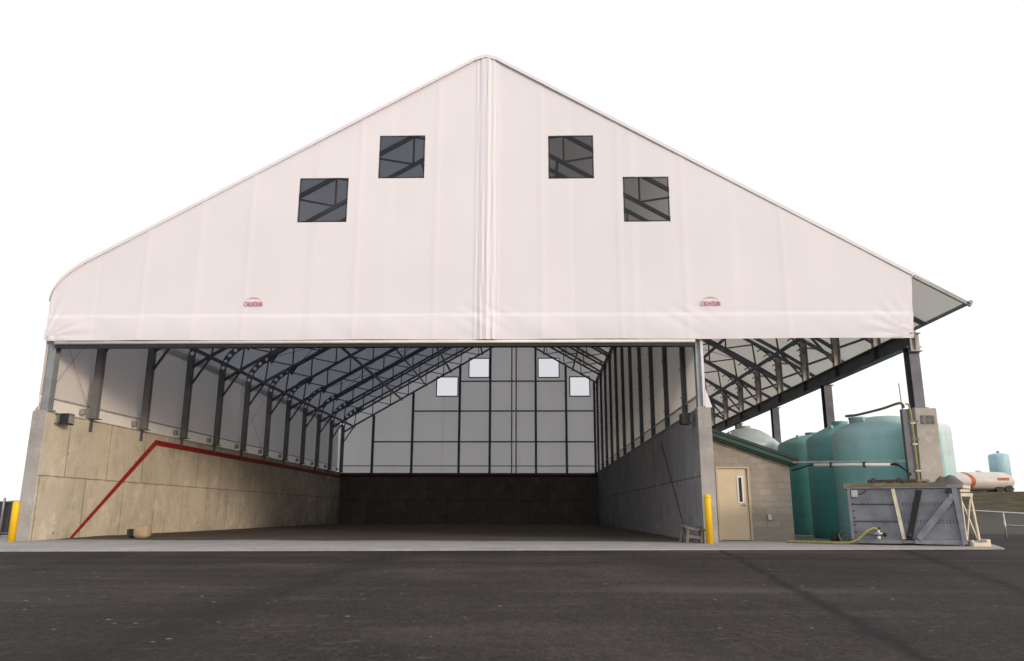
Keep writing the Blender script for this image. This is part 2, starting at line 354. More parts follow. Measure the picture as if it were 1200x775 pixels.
ORG = {}
def finish(o, parent, origin):
    if parent is not None:
        o.parent = parent; ORG[o.name] = ORG[parent.name]
    else:
        o.location = origin; ORG[o.name] = Vector(origin)
    COL.objects.link(o); return o
def build(name, mb, mats, parent=None, origin=(0, 0, 0), bevel=0, fixn=True):
    org = ORG[parent.name] if parent is not None else Vector(origin)
    me = bpy.data.meshes.new(name)
    me.from_pydata([tuple(Vector(v) - org) for v in mb.v], [], mb.f)
    for i, p in enumerate(me.polygons): p.material_index = mb.m[i]; p.use_smooth = mb.sm[i]
    for m in (mats if isinstance(mats, (list, tuple)) else [mats]): me.materials.append(m)
    if fixn or bevel:
        bm = bmesh.new(); bm.from_mesh(me)
        if bevel:
            bmesh.ops.remove_doubles(bm, verts=bm.verts, dist=1e-5)
            es = [e for e in bm.edges if len(e.link_faces) == 2 and e.calc_face_angle(0) > .6]
            bmesh.ops.bevel(bm, geom=es, offset=bevel, segments=2, affect='EDGES', profile=.6)
        if fixn: bmesh.ops.recalc_face_normals(bm, faces=bm.faces)
        bm.to_mesh(me); bm.free()
    o = bpy.data.objects.new(name, me)
    return finish(o, parent, origin)
def empty(name, loc):
    o = bpy.data.objects.new(name, None); o.empty_display_size = .3; return finish(o, None, loc)
def tag(o, label=None, cat=None, group=None, kind=None):
    for k, v in (('label', label), ('category', cat), ('group', group), ('kind', kind)):
        if v: o[k] = v
    return o
def copy_tree(o, parent, dloc=None):
    c = o.copy(); COL.objects.link(c)
    if parent is not None: c.parent = parent; ORG[c.name] = ORG[parent.name]
    if dloc is not None: c.location = Vector(o.location) + Vector(dloc)
    for ch in [x for x in list(S.objects) if x.parent == o]: copy_tree(ch, c)
    return c

# ------------------------------------------------------------------ key dimensions (metres)
XL, XLO, XR, XRO = -14.71, -15.15, 4.88, 5.28
YF, YB, ZW = 23.0, 59.85, 3.82
RX, RZ = -1.5, 15.69
SL, SR = .572, .591
def roof_z(x): return RZ - (RX - x) * SL if x < RX else RZ - (x - RX) * SR
FY = [25.4 + 3.41 * k for k in range(11)]

# ------------------------------------------------------------------ ground
g = MB(); g.poly([(-1500, -60, -.03), (1500, -60, -.03), (1500, 2500, -.03), (-1500, 2500, -.03)])
tag(build('ground', g, M['asphalt'], fixn=False), kind='structure')
sl = MB(); out = [(-40, 13.2), (-11.74, 17.41), (11.75, 20.35), (14.3, 25.9), (14.3, 64), (-40, 64)]
b0 = len(sl.v); n = len(out)
sl.v += [(x, y, -.3) for x, y in out] + [(x, y, 0) for x, y in out]
sl.face(list(range(n, 2 * n)))
for i in range(n): sl.face([i, (i + 1) % n, n + (i + 1) % n, n + i])
tag(build('concrete_apron', sl, M['slab']), kind='structure')
fl = MB()
# dusty loading floor: slightly rough sheet
nx, ny = 50, 70
for j in range(ny + 1):
    for i in range(nx + 1):
        x = XL + .02 + (XR - XL - .04) * i / nx; y0 = 24.3 + .5 * noise.noise(Vector((x * .4, 3, 0)))
        y = y0 + (YB - .02 - y0) * j / ny
        fl.v.append((x, y, .006 + (.02 + .03 * max(0, noise.noise(Vector((x * .5, y * .5, 1))))) * (j > 0)))
for j in range(ny):
    for i in range(nx):
        a = j * (nx + 1) + i; fl.face([a, a + 1, a + nx + 2, a + nx + 1], 0, True)
tag(build('loading_floor', fl, M['floor'], fixn=False), kind='structure')

# ------------------------------------------------------------------ grassy bank behind, right
bk = MB()
prof = [(36, -.04), (44, .25), (52, .75), (60, 1.35), (66, 2.25), (70, 2.75), (74, 2.85), (110, 2.9), (170, 3.0)]
xs = [15 + i * 1.6 for i in range(100)]
for x in xs:
    for (y, z) in prof:
        e = min(1, max(0, (x - 15) / 8))
        bk.v.append((x, y + 1.2 * noise.noise(Vector((x * .12, y * .3, 0))), -.06 + (z + .06) * e + .12 * noise.noise(Vector((x * .35, y * .5, 5))) * (z > 0) * e))
k = len(prof)
for i in range(len(xs) - 1):
    for j in range(k - 1): bk.face([i * k + j, (i + 1) * k + j, (i + 1) * k + j + 1, i * k + j + 1], 0, True)
tag(build('grass_bank', bk, M['bank']), kind='structure')

# ------------------------------------------------------------------ concrete walls
w = MB()
w.box((XLO, YF, -.1), (XL, YB + .45, ZW), 0)
for i in range(len(w.f)): pass
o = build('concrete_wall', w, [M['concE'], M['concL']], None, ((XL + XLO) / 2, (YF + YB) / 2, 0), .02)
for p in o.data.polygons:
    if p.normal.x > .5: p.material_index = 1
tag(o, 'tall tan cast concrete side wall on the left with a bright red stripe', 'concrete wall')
def stripe(parent, x, side, d0, d1, ztop, yend, wd, m):
    s = MB(); e = .004 * side
    (ya, za), (yb, zb) = d0, d1
    s.poly([(x + e, ya, za), (x + e, ya + wd * 1.25, za), (x + e, yb + wd * .55, zb), (x + e, yb - wd * .1, ztop)])
    if yend: s.poly([(x + e, yb - wd * .1, ztop), (x + e, yb + wd * .55, zb), (x + e, yend, zb + .02), (x + e, yend, ztop + .02)])
    return build('painted_stripe', s, m, parent, fixn=False)
stripe(o, XL, 1, (25.0, .006), (30.0, 3.36), 3.57, YB - .01, .175, M['red'])
w = MB(); w.box((XR, YF, -.1), (XRO, YB + .45, ZW + .06))
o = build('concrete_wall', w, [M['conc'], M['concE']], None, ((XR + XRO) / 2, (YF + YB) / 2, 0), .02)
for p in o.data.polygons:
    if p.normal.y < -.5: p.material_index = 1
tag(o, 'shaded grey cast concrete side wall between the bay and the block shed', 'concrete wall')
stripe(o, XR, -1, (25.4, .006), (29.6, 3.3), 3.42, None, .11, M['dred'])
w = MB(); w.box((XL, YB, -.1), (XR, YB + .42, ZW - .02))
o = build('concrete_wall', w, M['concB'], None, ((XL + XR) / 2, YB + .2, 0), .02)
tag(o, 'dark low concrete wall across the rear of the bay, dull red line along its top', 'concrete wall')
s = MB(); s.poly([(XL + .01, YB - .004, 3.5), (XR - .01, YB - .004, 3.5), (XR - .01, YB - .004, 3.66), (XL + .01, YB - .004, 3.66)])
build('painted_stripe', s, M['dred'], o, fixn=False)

# ------------------------------------------------------------------ the fabric building
BLD = empty('fabric_building', (RX, YF, 0))
tag(BLD, 'big white gabled fabric storage building with an open front and dark steel trusses', 'building')

# ---- front membrane
WIN = [(-7.43, -5.86, 9.76, 11.27), (-4.92, -3.44, 11.24, 12.74), (.53, 1.98, 11.18, 12.68), (2.88, 4.33, 9.70, 11.22)]
YFAB = 22.9
def front_top(x):
    lx, rx = -15.03, 11.56
    # rounded left eave and rounded ridge
    if x < -14.0:
        u = math.sqrt(max(0, (x - lx) / 1.03)); return (1 - u) ** 2 * 7.2 + 2 * u * (1 - u) * 7.945 + u * u * roof_z(-14.0)
    z = roof_z(x); d = abs(x - RX)
    if d < .35: z -= .09 * (1 - d / .35) ** 2
    return z + .01
HEM = 5.95
def front_bottom(x): return HEM + .03 * math.sin(x * .9) * .3
def front_y(x, z):
    y = YFAB
    top = front_top(x)
    # lifted over the ridge post: pleats either side of a raised band
    d = x + 1.42
    if abs(d) < .42:
        e = max(0, 1 - abs(d) / .42)
        ph = .6 * noise.noise(Vector((0, z * .5, 2)))
        y -= .07 * e + (.012 * math.sin((d + .04 * ph) * 33 + 1) + .007 * math.sin((d + .12 * noise.noise(Vector((d * 3, z * .5, 9)))) * 47)) * min(1, e * 2.4) * (.6 + 1.2 * abs(noise.noise(Vector((d * 2, z * .4, 14)))))
    # seam welds
    for sx in (-12.13, -8.9, -5.5, -3.02, .3, 2.72, 4.71, 7.72):
        q = (x - sx) / .09; 
        if abs(q) < 3: y -= .010 * math.exp(-q * q)
    # hem pocket: a step out, with wrinkles
    hz = 6.72
    t = max(0, min(1, (hz + .06 - z) / .1))
    y -= .028 * t * t * (3 - 2 * t)
    if z < hz:
        y -= .018 * math.sin((z - HEM) / (hz - HEM) * math.pi)
        n1 = noise.noise(Vector((x * 1.1 + z * 1.3, z * .5, 3)))
        y += .016 * n1
    # corner wrinkles radiating
    for cx, cz in ((-14.98, 6.0), (11.4, 6.0)):
        r = math.hypot(x - cx, z - cz)
        if r < 1.7: y -= .03 * (1 - r / 1.7) * math.sin(math.atan2(z - cz, abs(x - cx) + .01) * 19 + r * 2)
    for cx, cz in ((-1.42, 6.7), (4.8, 6.75)):
        r = math.hypot((x - cx) * .6, (z - cz))
        if r < .9: y -= .009 * (1 - r / .9) * math.sin((x - cx) * 9 + (z - cz) * 14)
    # wind-soft billow
    y -= .05 * math.sin((z - HEM) * .42) * (.6 + .4 * noise.noise(Vector((x * .16, z * .12, 7))))
    y += .012 * noise.noise(Vector((x * .8, z * .35, 4)))
    return y
xs = set()
x = -15.03
while x < 11.56: xs.add(round(x, 4)); x += .12
x = -2.1
while x < -.75: xs.add(round(x, 4)); x += .022
for sx in (-12.13, -8.9, -5.5, -3.02, .3, 2.72, 4.71, 7.72):
    for k in range(-3, 4): xs.add(round(sx + k * .05, 4))
for a, b, c, d in WIN: xs |= {a, b}
for k in range(12): xs.add(round(-15.03 + .9 * (k / 12) ** 2, 4))
xs.add(11.56); xs = sorted(xs)
xx = [xs[0]]
for x in xs[1:]:
    keep = any(abs(x - e) < 1e-6 for w_ in WIN for e in w_[:2])
    if x - xx[-1] > .012: xx.append(x)
    elif keep: xx[-1] = x
xs = xx
zl = {HEM, 6.80, 6.72}
z = HEM
while z < 15.7: zl.add(round(z, 4)); z += .14 if z > 7 else .06
for a, b, c, d in WIN: zl |= {c, d}
zl = sorted(zl)
fm = MB(); idx = {}
def fv(i, j):
    if (i, j) in idx: return idx[(i, j)]
    x = xs[i]; z = zl[j]; tz = front_top(x); zz = min(z, tz)
    key = (i, j)
    # draw the right edge in towards the hem
    q = max(0, min(1, (7.96 - zz) / 2.0)) if x > 10 else 0
    xo = x - .17 * q * max(0, (x - 10) / 1.56)
    idx[key] = len(fm.v); fm.v.append((xo, front_y(x, zz), zz if zz > HEM + 1e-6 else front_bottom(x)))
    return idx[key]
for i in range(len(xs) - 1):
    for j in range(len(zl) - 1):
        if zl[j] >= max(front_top(xs[i]), front_top(xs[i + 1])): continue
        cx, cz = (xs[i] + xs[i + 1]) / 2, (zl[j] + zl[j + 1]) / 2
        if any(a < cx < b and c < cz < d for a, b, c, d in WIN): continue
        q = [fv(i, j), fv(i + 1, j), fv(i + 1, j + 1), fv(i, j + 1)]
        p = [fm.v[t] for t in q]
        # collapse degenerate corners
        qq = []
        for t in q:
            if not qq or any(abs(a - b) > 1e-5 for a, b in zip(fm.v[t], fm.v[qq[-1]])): qq.append(t)
        if len(qq) >= 3 and any(abs(a - b) > 1e-5 for a, b in zip(fm.v[qq[0]], fm.v[qq[-1]])): fm.face(qq, 0, True)
FRONT = build('front_cover', fm, M['front'], BLD, fixn=False)
for a, b, c, d in WIN:
    f = MB(); yy = front_y((a + b) / 2, (c + d) / 2)
    for p0, p1 in (((a - .04, yy - .03, c - .04), (b + .04, yy + .06, c + .02)), ((a - .04, yy - .03, d - .02), (b + .04, yy + .06, d + .04)),
                   ((a - .04, yy - .03, c + .022), (a + .02, yy + .06, d - .022)), ((b - .02, yy - .03, c + .022), (b + .04, yy + .06, d - .022))):
        pass
    # frame doubled: fabric welt outside, dark seal inside, one clear sheet
    e = .022
    f.box((a + e, yy + .0, c + e), (b - e, yy + .004, c + e + .03), 1); f.box((a + e, yy + .0, d - e - .03), (b - e, yy + .004, d - e), 1)
    f.box((a + e, yy + .0, c + e + .031), (a + e + .03, yy + .004, d - e - .031), 1); f.box((b - e - .03, yy + .0, c + e + .031), (b - e, yy + .004, d - e - .031), 1)
    f.poly([(a + .021, yy + .02, c + .021), (b - .021, yy + .02, c + .021), (b - .021, yy + .02, d - .021), (a + .021, yy + .02, d - .021)], 2)
    build('window', f, [M['front'], M['black'], M['pane_front']], FRONT)
# ---- printed word with an arc over it
def logo(x0, x1, z0):
    cu = bpy.data.curves.new('word', 'FONT'); cu.body = 'CALHOUN'; cu.size = 1; cu.extrude = .01; cu.offset = -.012; cu.space_character = 1.03
    t = bpy.data.objects.new('word', cu); COL.objects.link(t)
    bpy.context.view_layer.update()
    me = bpy.data.meshes.new_from_object(t.evaluated_get(bpy.context.evaluated_depsgraph_get()))
    vx = [v.co.x for v in me.vertices]; vy = [v.co.y for v in me.vertices]
    sx = (x1 - x0) / (max(vx) - min(vx)); sz = .148 / (max(vy) - min(vy)); yy = front_y((x0 + x1) / 2, z0 + .1) - .03
    mb = MB(); mb.v = [(x0 + (v.co.x - min(vx)) * sx, yy - v.co.z, z0 + (v.co.y - min(vy)) * sz) for v in me.vertices]
    for p in me.polygons: mb.face(list(p.vertices))
    bpy.data.objects.remove(t)
    n = 14; cx = (x0 + x1) / 2; hw = (x1 - x0) * .42; b = len(mb.v)
    for i in range(n + 1):
        u = -1 + 2 * i / n; zz = z0 + .20 + .055 * (1 - u * u); th = .004 + .016 * (1 - u * u)
        mb.v += [(cx + u * hw, yy - .006, zz), (cx + u * hw, yy - .006, zz + th)]
    for i in range(n): mb.face([b + 2 * i, b + 2 * i + 2, b + 2 * i + 3, b + 2 * i + 1])
    return build('printed_logo', mb, M['logo'], FRONT, fixn=False)
logo(-8.89, -8.33, 7.02); logo(5.13, 5.71, 6.97)

# ---- roof, side, rear, partition membranes
def sheet(name, prof, ys, m, sag=0, parent=BLD):
    mb = MB(); k = len(prof)
    for y in ys:
        # membrane dips a little between frames
        fr = ((y - 25.4) / 3.41) % 1; s = sag * math.sin(fr * math.pi)
        for (x, z) in prof: mb.v.append((x, y, z - s if sag else z))
    for j in range(len(ys) - 1):
        for i in range(k - 1): mb.face([j * k + i, j * k + i + 1, (j + 1) * k + i + 1, (j + 1) * k + i], 0, True)
    return build(name, mb, m, parent, fixn=False)
ys = [22.835] + [23 + i * .62 for i in range(60)] + [60.12]
rp = []
for i in range(9):
    x = -15.03 + 1.03 * (i / 8) ** 2; rp.append((x - .02, front_top(x) + .012))
for i in range(1, 13): x = -14.0 + (RX - .35 + 14.0) * i / 12; rp.append((x, roof_z(x) + .02))
rp.append((RX, RZ - .07))
for i in range(0, 14): x = RX + .35 + (13.16 - RX - .35) * i / 13; rp.append((x, roof_z(x) + .02))
ROOF = sheet('roof_cover', rp, ys, M['roof'], .012)
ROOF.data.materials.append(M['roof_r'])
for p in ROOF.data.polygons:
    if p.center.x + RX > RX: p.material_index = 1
eb = MB()
for (x, z) in rp: eb.v += [(x, 22.832, z + .025), (x, 22.832, z - .10), (x, 22.86, z - .11)]
for i in range(len(rp) - 1):
    if rp[i][0] > 11.5: break
    a = i * 3
    eb.face([a, a + 3, a + 4, a + 1], 0, False)
build('edge_band', eb, M['front'], ROOF, fixn=False)
e = MB(); e.tube([(13.16, 22.76, roof_z(13.16)), (13.16, 60.1, roof_z(13.16))], .06, 8); build('eave_tube', e, M['zinc'], ROOF)
e = MB(); e.bar((11.6, 22.86, roof_z(11.6) - .09), (13.2, 22.86, roof_z(13.2) - .06), .09, .1); build('rake_rail', e, M['zinc'], ROOF)
sp = [(-15.02, 4.28), (-15.02, 5.0), (-15.03, 6), (-15.04, 6.8), (-15.05, 7.55)]
SIDE = sheet('side_cover', sp, ys[1:-1] + [59.98], M['side'])
sheet('lower_flap', [(-15.0, 3.84), (-15.02, 4.27)], [23.0, 40, 59.9], M['flap'], 0, SIDE)
e = MB(); e.tube([(-14.97, 23.1, 4.28), (-14.97, 59.8, 4.28)], .024, 8); build('keder_tube', e, M['steel_b'], SIDE)
def rod(name, a, b, r, m, parent): return build(name, MB().tube([a, b], r, 5), m, parent)
for ya, yb in ((23.2, 25.4), (39.04, 42.45)):
    rod('brace_cable', (-14.9, ya, 4.3), (-14.9, yb, 6.9), .008, M['steel_b'], SIDE); rod('brace_cable', (-14.9, ya, 6.9), (-14.9, yb, 4.3), .008, M['steel_b'], SIDE)
# rear
RW = [(-7.51, -5.87, 9.73, 11.22), (-4.98, -3.42, 11.21, 12.71), (.47, 2.07, 11.20, 12.70), (2.93, 4.44, 9.72, 11.21)]
rm = MB(); YR = 60.0
xs2 = sorted({-15.03, -14.8, -14.5, -14.15, XR + .1, 11.4} | {round(-13.5 + i * .9, 3) for i in range(28) if -13.5 + i * .9 < 11.3} | {RX} | {e for w_ in RW for e in w_[:2]})
zs2 = sorted({3.72, 5.0} | {e for w_ in RW for e in w_[2:]} | {7.5 + i for i in range(9)})
id2 = {}
def rv(x, z):
    zz = min(z, front_top(x)); kk = (x, round(zz, 4))
    if kk not in id2: id2[kk] = len(rm.v); rm.v.append((x, YR, zz))
    return id2[kk]
for i in range(len(xs2) - 1):
    for j in range(len(zs2) - 1):
        xa, xb, za, zb = xs2[i], xs2[i + 1], zs2[j], zs2[j + 1]
        if za >= max(front_top(xa), front_top(xb)): continue
        if xa >= XR + .09 and zb <= 5.0: continue
        cx, cz = (xa + xb) / 2, (za + zb) / 2
        if any(a < cx < b and c < cz < d for a, b, c, d in RW): continue
        q = []
        for t in (rv(xa, za), rv(xb, za), rv(xb, zb), rv(xa, zb)):
            if t not in q: q.append(t)
        if len(q) >= 3: rm.face(q)
REAR = build('rear_cover', rm, M['rear'], BLD, fixn=False)
for a, b, c, d in RW:
    f = MB(); yy = YR
    for p0, p1 in (((a - .05, yy - .06, c - .05), (b + .05, yy + .02, c + .02)), ((a - .05, yy - .06, d - .02), (b + .05, yy + .02, d + .05)),
                   ((a - .05, yy - .06, c + .022), (a + .02, yy + .02, d - .022)), ((b - .02, yy - .06, c + .022), (b + .05, yy + .02, d - .022))): f.box(p0, p1)
    f.poly([(a + .021, yy - .02, c + .021), (b - .021, yy - .02, c + .021), (b - .021, yy - .02, d - .021), (a + .021, yy - .02, d - .021)], 1)
    build('window', f, [M['steel'], M['pane_rear']], REAR)
def chord_z(x):
    """bottom chord of every truss"""
    if x < RX: return 7.38 + (x + 13.75) * (14.45 - 7.38) / (RX + 13.75)
    return 7.52 + (10.35 - x) * (14.45 - 7.52) / (10.35 - RX)
for x in (-12.33, -9.29, -5.67, -3.3, .24, 2.59, 4.78):
    build('rear_column', MB().box((x - .085, 59.66, 3.8), (x + .085, 59.9, chord_z(x))), M['steel'], REAR)
for x in (-1.62, -1.28):
    build('ridge_post', MB().box((x - .05, 59.72, 3.8), (x + .05, 59.84, chord_z(x))), M['steel_b'], REAR)
for x0, x1, z in ((-5.58, 2.5, 10.86), (-9.2, 4.69, 8.52), (-12.24, 4.69, 6.15), (XL, XR, 4.32)):
    h = .05 if z > 5 else .03
    build('girt', MB().box((x0, 59.74, z - h), (x1, 59.82, z + h)), M['steel'], REAR)
# partition over the right wall
PX = 5.09
def pz(): return chord_z(PX) + .35
PART = sheet('partition_cover', [(PX, 4.32), (PX, 6), (PX, 9), (PX, pz())], ys[2:-1] + [59.98], M['partition'])
sheet('lower_flap', [(PX - .03, 3.89), (PX, 4.31)], [23.1, 40, 59.9], M['flap'], 0, PART)
e = MB(); e.tube([(PX - .07, 23.1, 4.32), (PX - .07, 59.8, 4.32)], .035, 8); build('keder_tube', e, M['steel_b'], PART)
e = MB(); e.bar((PX - .12, 23.3, pz() - .1), (PX - .12, 59.8, pz() - .1), .16, .2); build('top_rail', e, M['steel'], PART)
pc = MB(); y = FY[0]
pc.ibeam((4.98, y, 3.86), (4.98, y, pz() - .22), .14, .16, .02, (1, 0, 0))
for i in range(7): pc.box((4.87, y - .1, 4.5 + i * .95), (4.9, y + .1, 4.55 + i * .95), 1)
P0 = build('partition_column', pc, [M['steel'], M['steel_b']], PART)
for k in range(1, 11): copy_tree(P0, PART, (0, 3.41 * k, 0))

# ---- front opening steel
c = MB(); c.ibeam((-14.86, 23.22, 3.82), (-14.86, 23.22, 7.6), .22, .26, .02, (0, 1, 0))
c.box((-15.05, 23.05, 3.82), (-14.68, 23.4, 3.86)); c.poly([(-15.13, 23.06, 3.83), (-14.98, 23.06, 3.83), (-14.98, 23.06, 4.1)])
build('corner_column', c, M['column_blue'], BLD)
c = MB(); c.ibeam((5.0, 23.25, 3.88), (5.0, 23.25, 11.2), .13, .28, .02, (0, 1, 0)); c.box((4.9, 23.05, 3.88), (5.16, 23.5, 3.92))
build('corner_column', c, M['column_blue'], BLD)
f = MB(); f.poly([(5.12, 23.02, 3.89), (5.33, 23.02, 3.89), (5.14, 23.02, 4.5)]); f.box((5.075, 23.03, 3.93), (5.15, 23.12, 5.96))
build('corner_flap', f, M['front'], BLD, fixn=False)
h = MB(); h.tube([(-14.7, 22.92, 5.895), (4.9, 22.92, 5.895)], .05, 10); build('header_tube', h, M['white'], BLD)
h = MB(); h.box((-14.72, 22.95, 5.75), (4.88, 23.16, 5.84)); build('header_channel', h, M['black'], BLD)
h = MB(); h.box((-14.72, 23.2, 5.9), (4.88, 23.42, 6.3)); build('header_beam', h, M['steel'], BLD)

# ---- eave beam on the open side, its posts and piers
EB = MB(); EB.ibeam((11.4, 23.0, 5.95), (11.4, 60.0, 5.95), .3, .46, .035)
for y in FY: EB.box((11.28, y - .02, 5.76), (11.52, y + .02, 6.14))
BEAM = build('eave_beam', EB, M['beam'], BLD)
def isect(x, y, z0, z1): 
    mb = MB(); mb.ibeam((x, y, z0), (x, y, z1), .3, .36, .03, (0, 1, 0))
    mb.box((x - .22, y - .22, z1 - .03), (x + .22, y + .22, z1)); mb.box((x - .22, y - .22, z0), (x + .22, y + .22, z0 + .04)); return mb
c = isect(11.42, 23.2, 3.84, 5.71)
c.box((11.26, 23.0, 5.5), (11.58, 23.03, 5.66)); build('eave_column', c, M['beam'], BEAM)
c = MB(); c.box((11.27, 22.84, 5.54), (11.6, 22.98, 5.57)); c.box((11.27, 22.84, 6.08), (11.6, 22.98, 6.11)); c.box((11.30, 22.93, 5.571), (11.57, 22.97, 6.079)); c.box((11.42, 22.86, 5.571), (11.45, 22.929, 6.079))
build('end_plate', c, M['steel_b'], BEAM)
for y, zz in ((30.3, 1.5), (36.95, 1.5), (43.6, 1.5), (50.3, 1.5)):
    build('eave_column', isect(11.48, y, zz, 5.715), M['beam'], BEAM)
    build('column_pier', MB().box((11.2, y - .28, -.05), (11.76, y + .28, zz - .003)), M['pier'], BEAM, bevel=.02)

# ---- trusses
def add_truss(y):
    t = MB(); W = .11
    # top chords
    zt = lambda x: roof_z(x) - .12
    t.bar((-13.6, y, zt(-13.6)), (RX, y, zt(RX)), W, .13); t.bar((RX, y, zt(RX)), (13.05, y, zt(13.05)), W, .13)
    # bottom chords
    t.bar((-13.75, y, chord_z(-13.75)), (RX, y, chord_z(RX)), W, .12); t.bar((RX, y, chord_z(RX)), (10.35, y, chord_z(10.35)), W, .12)
    T = build('roof_truss', t, M['steel'], BLD)
    # left column with foot tab, and its knee
    c = MB(); c.box((-14.745, y - .10, 3.85), (-14.50, y + .10, 7.35), 2); c.box((-14.78, y - .16, 3.823), (-14.42, y + .16, 3.85)); c.box((-14.70, y - .07, 3.42), (-14.66, y + .07, 3.822))
    c.box((-14.95, y - .28, 3.95), (-14.8, y - .14, 4.15), 1)
    build('column', c, [M['steel'], M['steel_b'], M['steel_c']], T, bevel=.01)
    kb = MB(); kb.bar((-14.6, y, 6.83), (-13.75, y, 7.38), .1, .12); build('knee_strut', kb, M['steel'], T)
    kb = MB(); kb.bar((-14.5, y, 6.15), (-13.75, y, 7.34), .07, .08); build('knee_brace', kb, M['steel'], T)
    # perforated curved haunch
    hp = MB(); pts = []
    P0, P1, P2 = Vector((-14.62, 0, 7.3)), Vector((-14.60, 0, 8.15)), Vector((-13.55, 0, zt(-13.55) - .03))
    ncell = 5; sub = [i / ncell for i in range(ncell + 1)]
    def bz(u): return P0 * (1 - u) ** 2 + P1 * 2 * u * (1 - u) + P2 * u * u
    def tan(u): return ((P1 - P0) * 2 * (1 - u) + (P2 - P1) * 2 * u).normalized()
    for i in range(ncell):
        ua, ub = sub[i], sub[i + 1]; a, b = bz(ua), bz(ub); um = (ua + ub) / 2; m_ = bz(um); d = tan(um); nn = Vector((-d.z, 0, d.x))
        na = tan(ua); na = Vector((-na.z, 0, na.x)); nb = tan(ub); nb = Vector((-nb.z, 0, nb.x))
        hw = .155; cor = [a - na * hw, b - nb * hw, b + nb * hw, a + na * hw]
        hole = []; rr = .092
        for q in range(16):
            th = 2 * math.pi * q / 16 - math.pi * .75; hole.append(m_ + d * rr * math.cos(th) + nn * rr * math.sin(th))
        bi = len(hp.v); hp.v += [(p.x, y, p.z) for p in cor + hole]
        for s_ in range(4):
            o0 = 4 + s_ * 4
            ring = [bi + 4 + (s_ * 4 + q) % 16 for q in range(5)]
            hp.face([bi + s_, bi + (s_ + 1) % 4] + ring[::-1])
    build('haunch_plate', hp, M['steel'], T, fixn=False)
    gp = MB(); gp.prism([(-13.70, zt(-13.7) - .02), (-13.15, zt(-13.15) - .05), (-13.48, zt(-13.5) - .42)], y - .012, y + .012); build('gusset', gp, M['steel'], T)
    # web, left then right of the ridge
    def web(xa, xb, n, sgn):
        st = [xa + (xb - xa) * i / n for i in range(n + 1)]
        for i, x in enumerate(st):
            q = .02 * (1 if i % 2 else -1)
            build('web_strut', MB().bar((x, y + q, chord_z(x) + .04), (x + (.1 * sgn if i == 0 else 0), y + q, zt(x) - .02), .062, .062), M['steel'], T)
            if i < n:
                x2 = st[i + 1]; build('web_strut', MB().bar((x, y - q, zt(x) - .05), (x2, y - q, chord_z(x2) + .05), .058, .058), M['steel'], T)
    web(-13.75, RX, 9, 1); web(10.35, RX + .001, 9, -1)
    # right post, on the eave beam
    p = MB(); p.ibeam((11.4, y, 6.183), (11.4, y, zt(11.4)), .2, .26, .022, (1, 0, 0)); build('post', p, M['steel_b'], T)
    kb = MB(); kb.bar((11.3, y, 6.9), (10.35, y, 7.52), .1, .12); build('knee_strut', kb, M['steel'], T)
    kb = MB(); kb.bar((11.28, y, 6.35), (10.4, y, 7.45), .07, .08); build('knee_brace', kb, M['steel'], T)
    kb = MB(); kb.bar((11.5, y, 6.9), (12.5, y, zt(12.5) - .05), .08, .09); build('overhang_strut', kb, M['steel'], T)
    kb = MB(); kb.bar((11.5, y, 7.62), (12.05, y, 7.58), .06, .07); build('overhang_tie', kb, M['steel_b'], T)
    # haunch to the right
    hp2 = MB()
    P0, P1, P2 = Vector((11.4, 0, 7.4)), Vector((11.3, 0, 7.9)), Vector((10.3, 0, zt(10.3) - .05))
    for i in range(5):
        a, b = [P0 * (1 - u) ** 2 + P1 * 2 * u * (1 - u) + P2 * u * u for u in (i / 5, (i + 1) / 5)]
        hp2.bar((a.x, y, a.z), (b.x, y, b.z), .05, .07); 
        c_ = Vector((a.x - .2, 0, a.z - .12)); hp2.bar((a.x, y, a.z), (c_.x, y, c_.z), .04, .05)
    build('haunch_plate', hp2, M['steel'], T)
    return T
T0 = add_truss(FY[0])
for k in range(1, 11): copy_tree(T0, BLD, (0, 3.41 * k, 0))
# ---- longitudinal struts along the bottom chords
for x, wv in ((-13.75, .12), (-10.13, .11), (-8.25, .08), (-6.36, .11), (-3.9, .1), (.9, .1), (3.1, .11), (6.8, .08), (8.6, .1), (10.35, .12)):
    build('purlin', MB().bar((x, 25.3, chord_z(x) - .10), (x, 59.6, chord_z(x) - .10), wv, wv), M['steel'], BLD)
# diagonal bracing under the roof in alternate bays
for k in (1, 4, 7):
    for xa, xb in ((-13.4, -10.1), (-10.1, -6.4), (-6.4, -2.2), (-.6, 3.1), (3.1, 6.8), (6.8, 10.2)):
        for p, q in ((xa, xb), (xb, xa)):
            rod('brace_rod', (p, FY[k], roof_z(p) - .22), (q, FY[k + 1], roof_z(q) - .22), .014, M['steel'], BLD)

# ------------------------------------------------------------------ concrete pier under the front eave column
p = MB(); p.prism([(11.06, -.05), (11.74, -.05), (11.76, 3.835), (11.14, 3.835)], 22.8, 23.4)
o = build('concrete_pier', p, M['pier'], None, (11.42, 23.1, 0), .02)
tag(o, 'square concrete pier behind the metal bin carrying a dark steel column', 'pier')
p = MB(); p.box((11.28, 22.77, 3.38), (11.66, 22.797, 3.62))
for x in (11.33, 11.47, 11.61):
    for z in (3.43, 3.57): p.box((x - .015, 22.75, z - .015), (x + .015, 22.769, z + .015))
build('anchor_plate', p, M['beam'], o)
c = MB(); c.box((10.68, 22.62, 0), (10.86, 22.76, 3.78)); c.box((10.86, 22.66, 2.9), (11.1, 22.7, 2.96)); c.box((10.86, 22.66, 3.4), (11.13, 22.7, 3.46))
o = build('riser_channel', c, M['beam'], None, (10.77, 22.7, 0)); tag(o, 'dark upright steel channel carrying the yellow hose beside the concrete pier', 'channel')
for z in (2.0, 2.75, 3.35): build('hose_clip', MB().box((10.86, 22.56, z), (10.99, 22.617, z + .04)), M['pvc'], o)
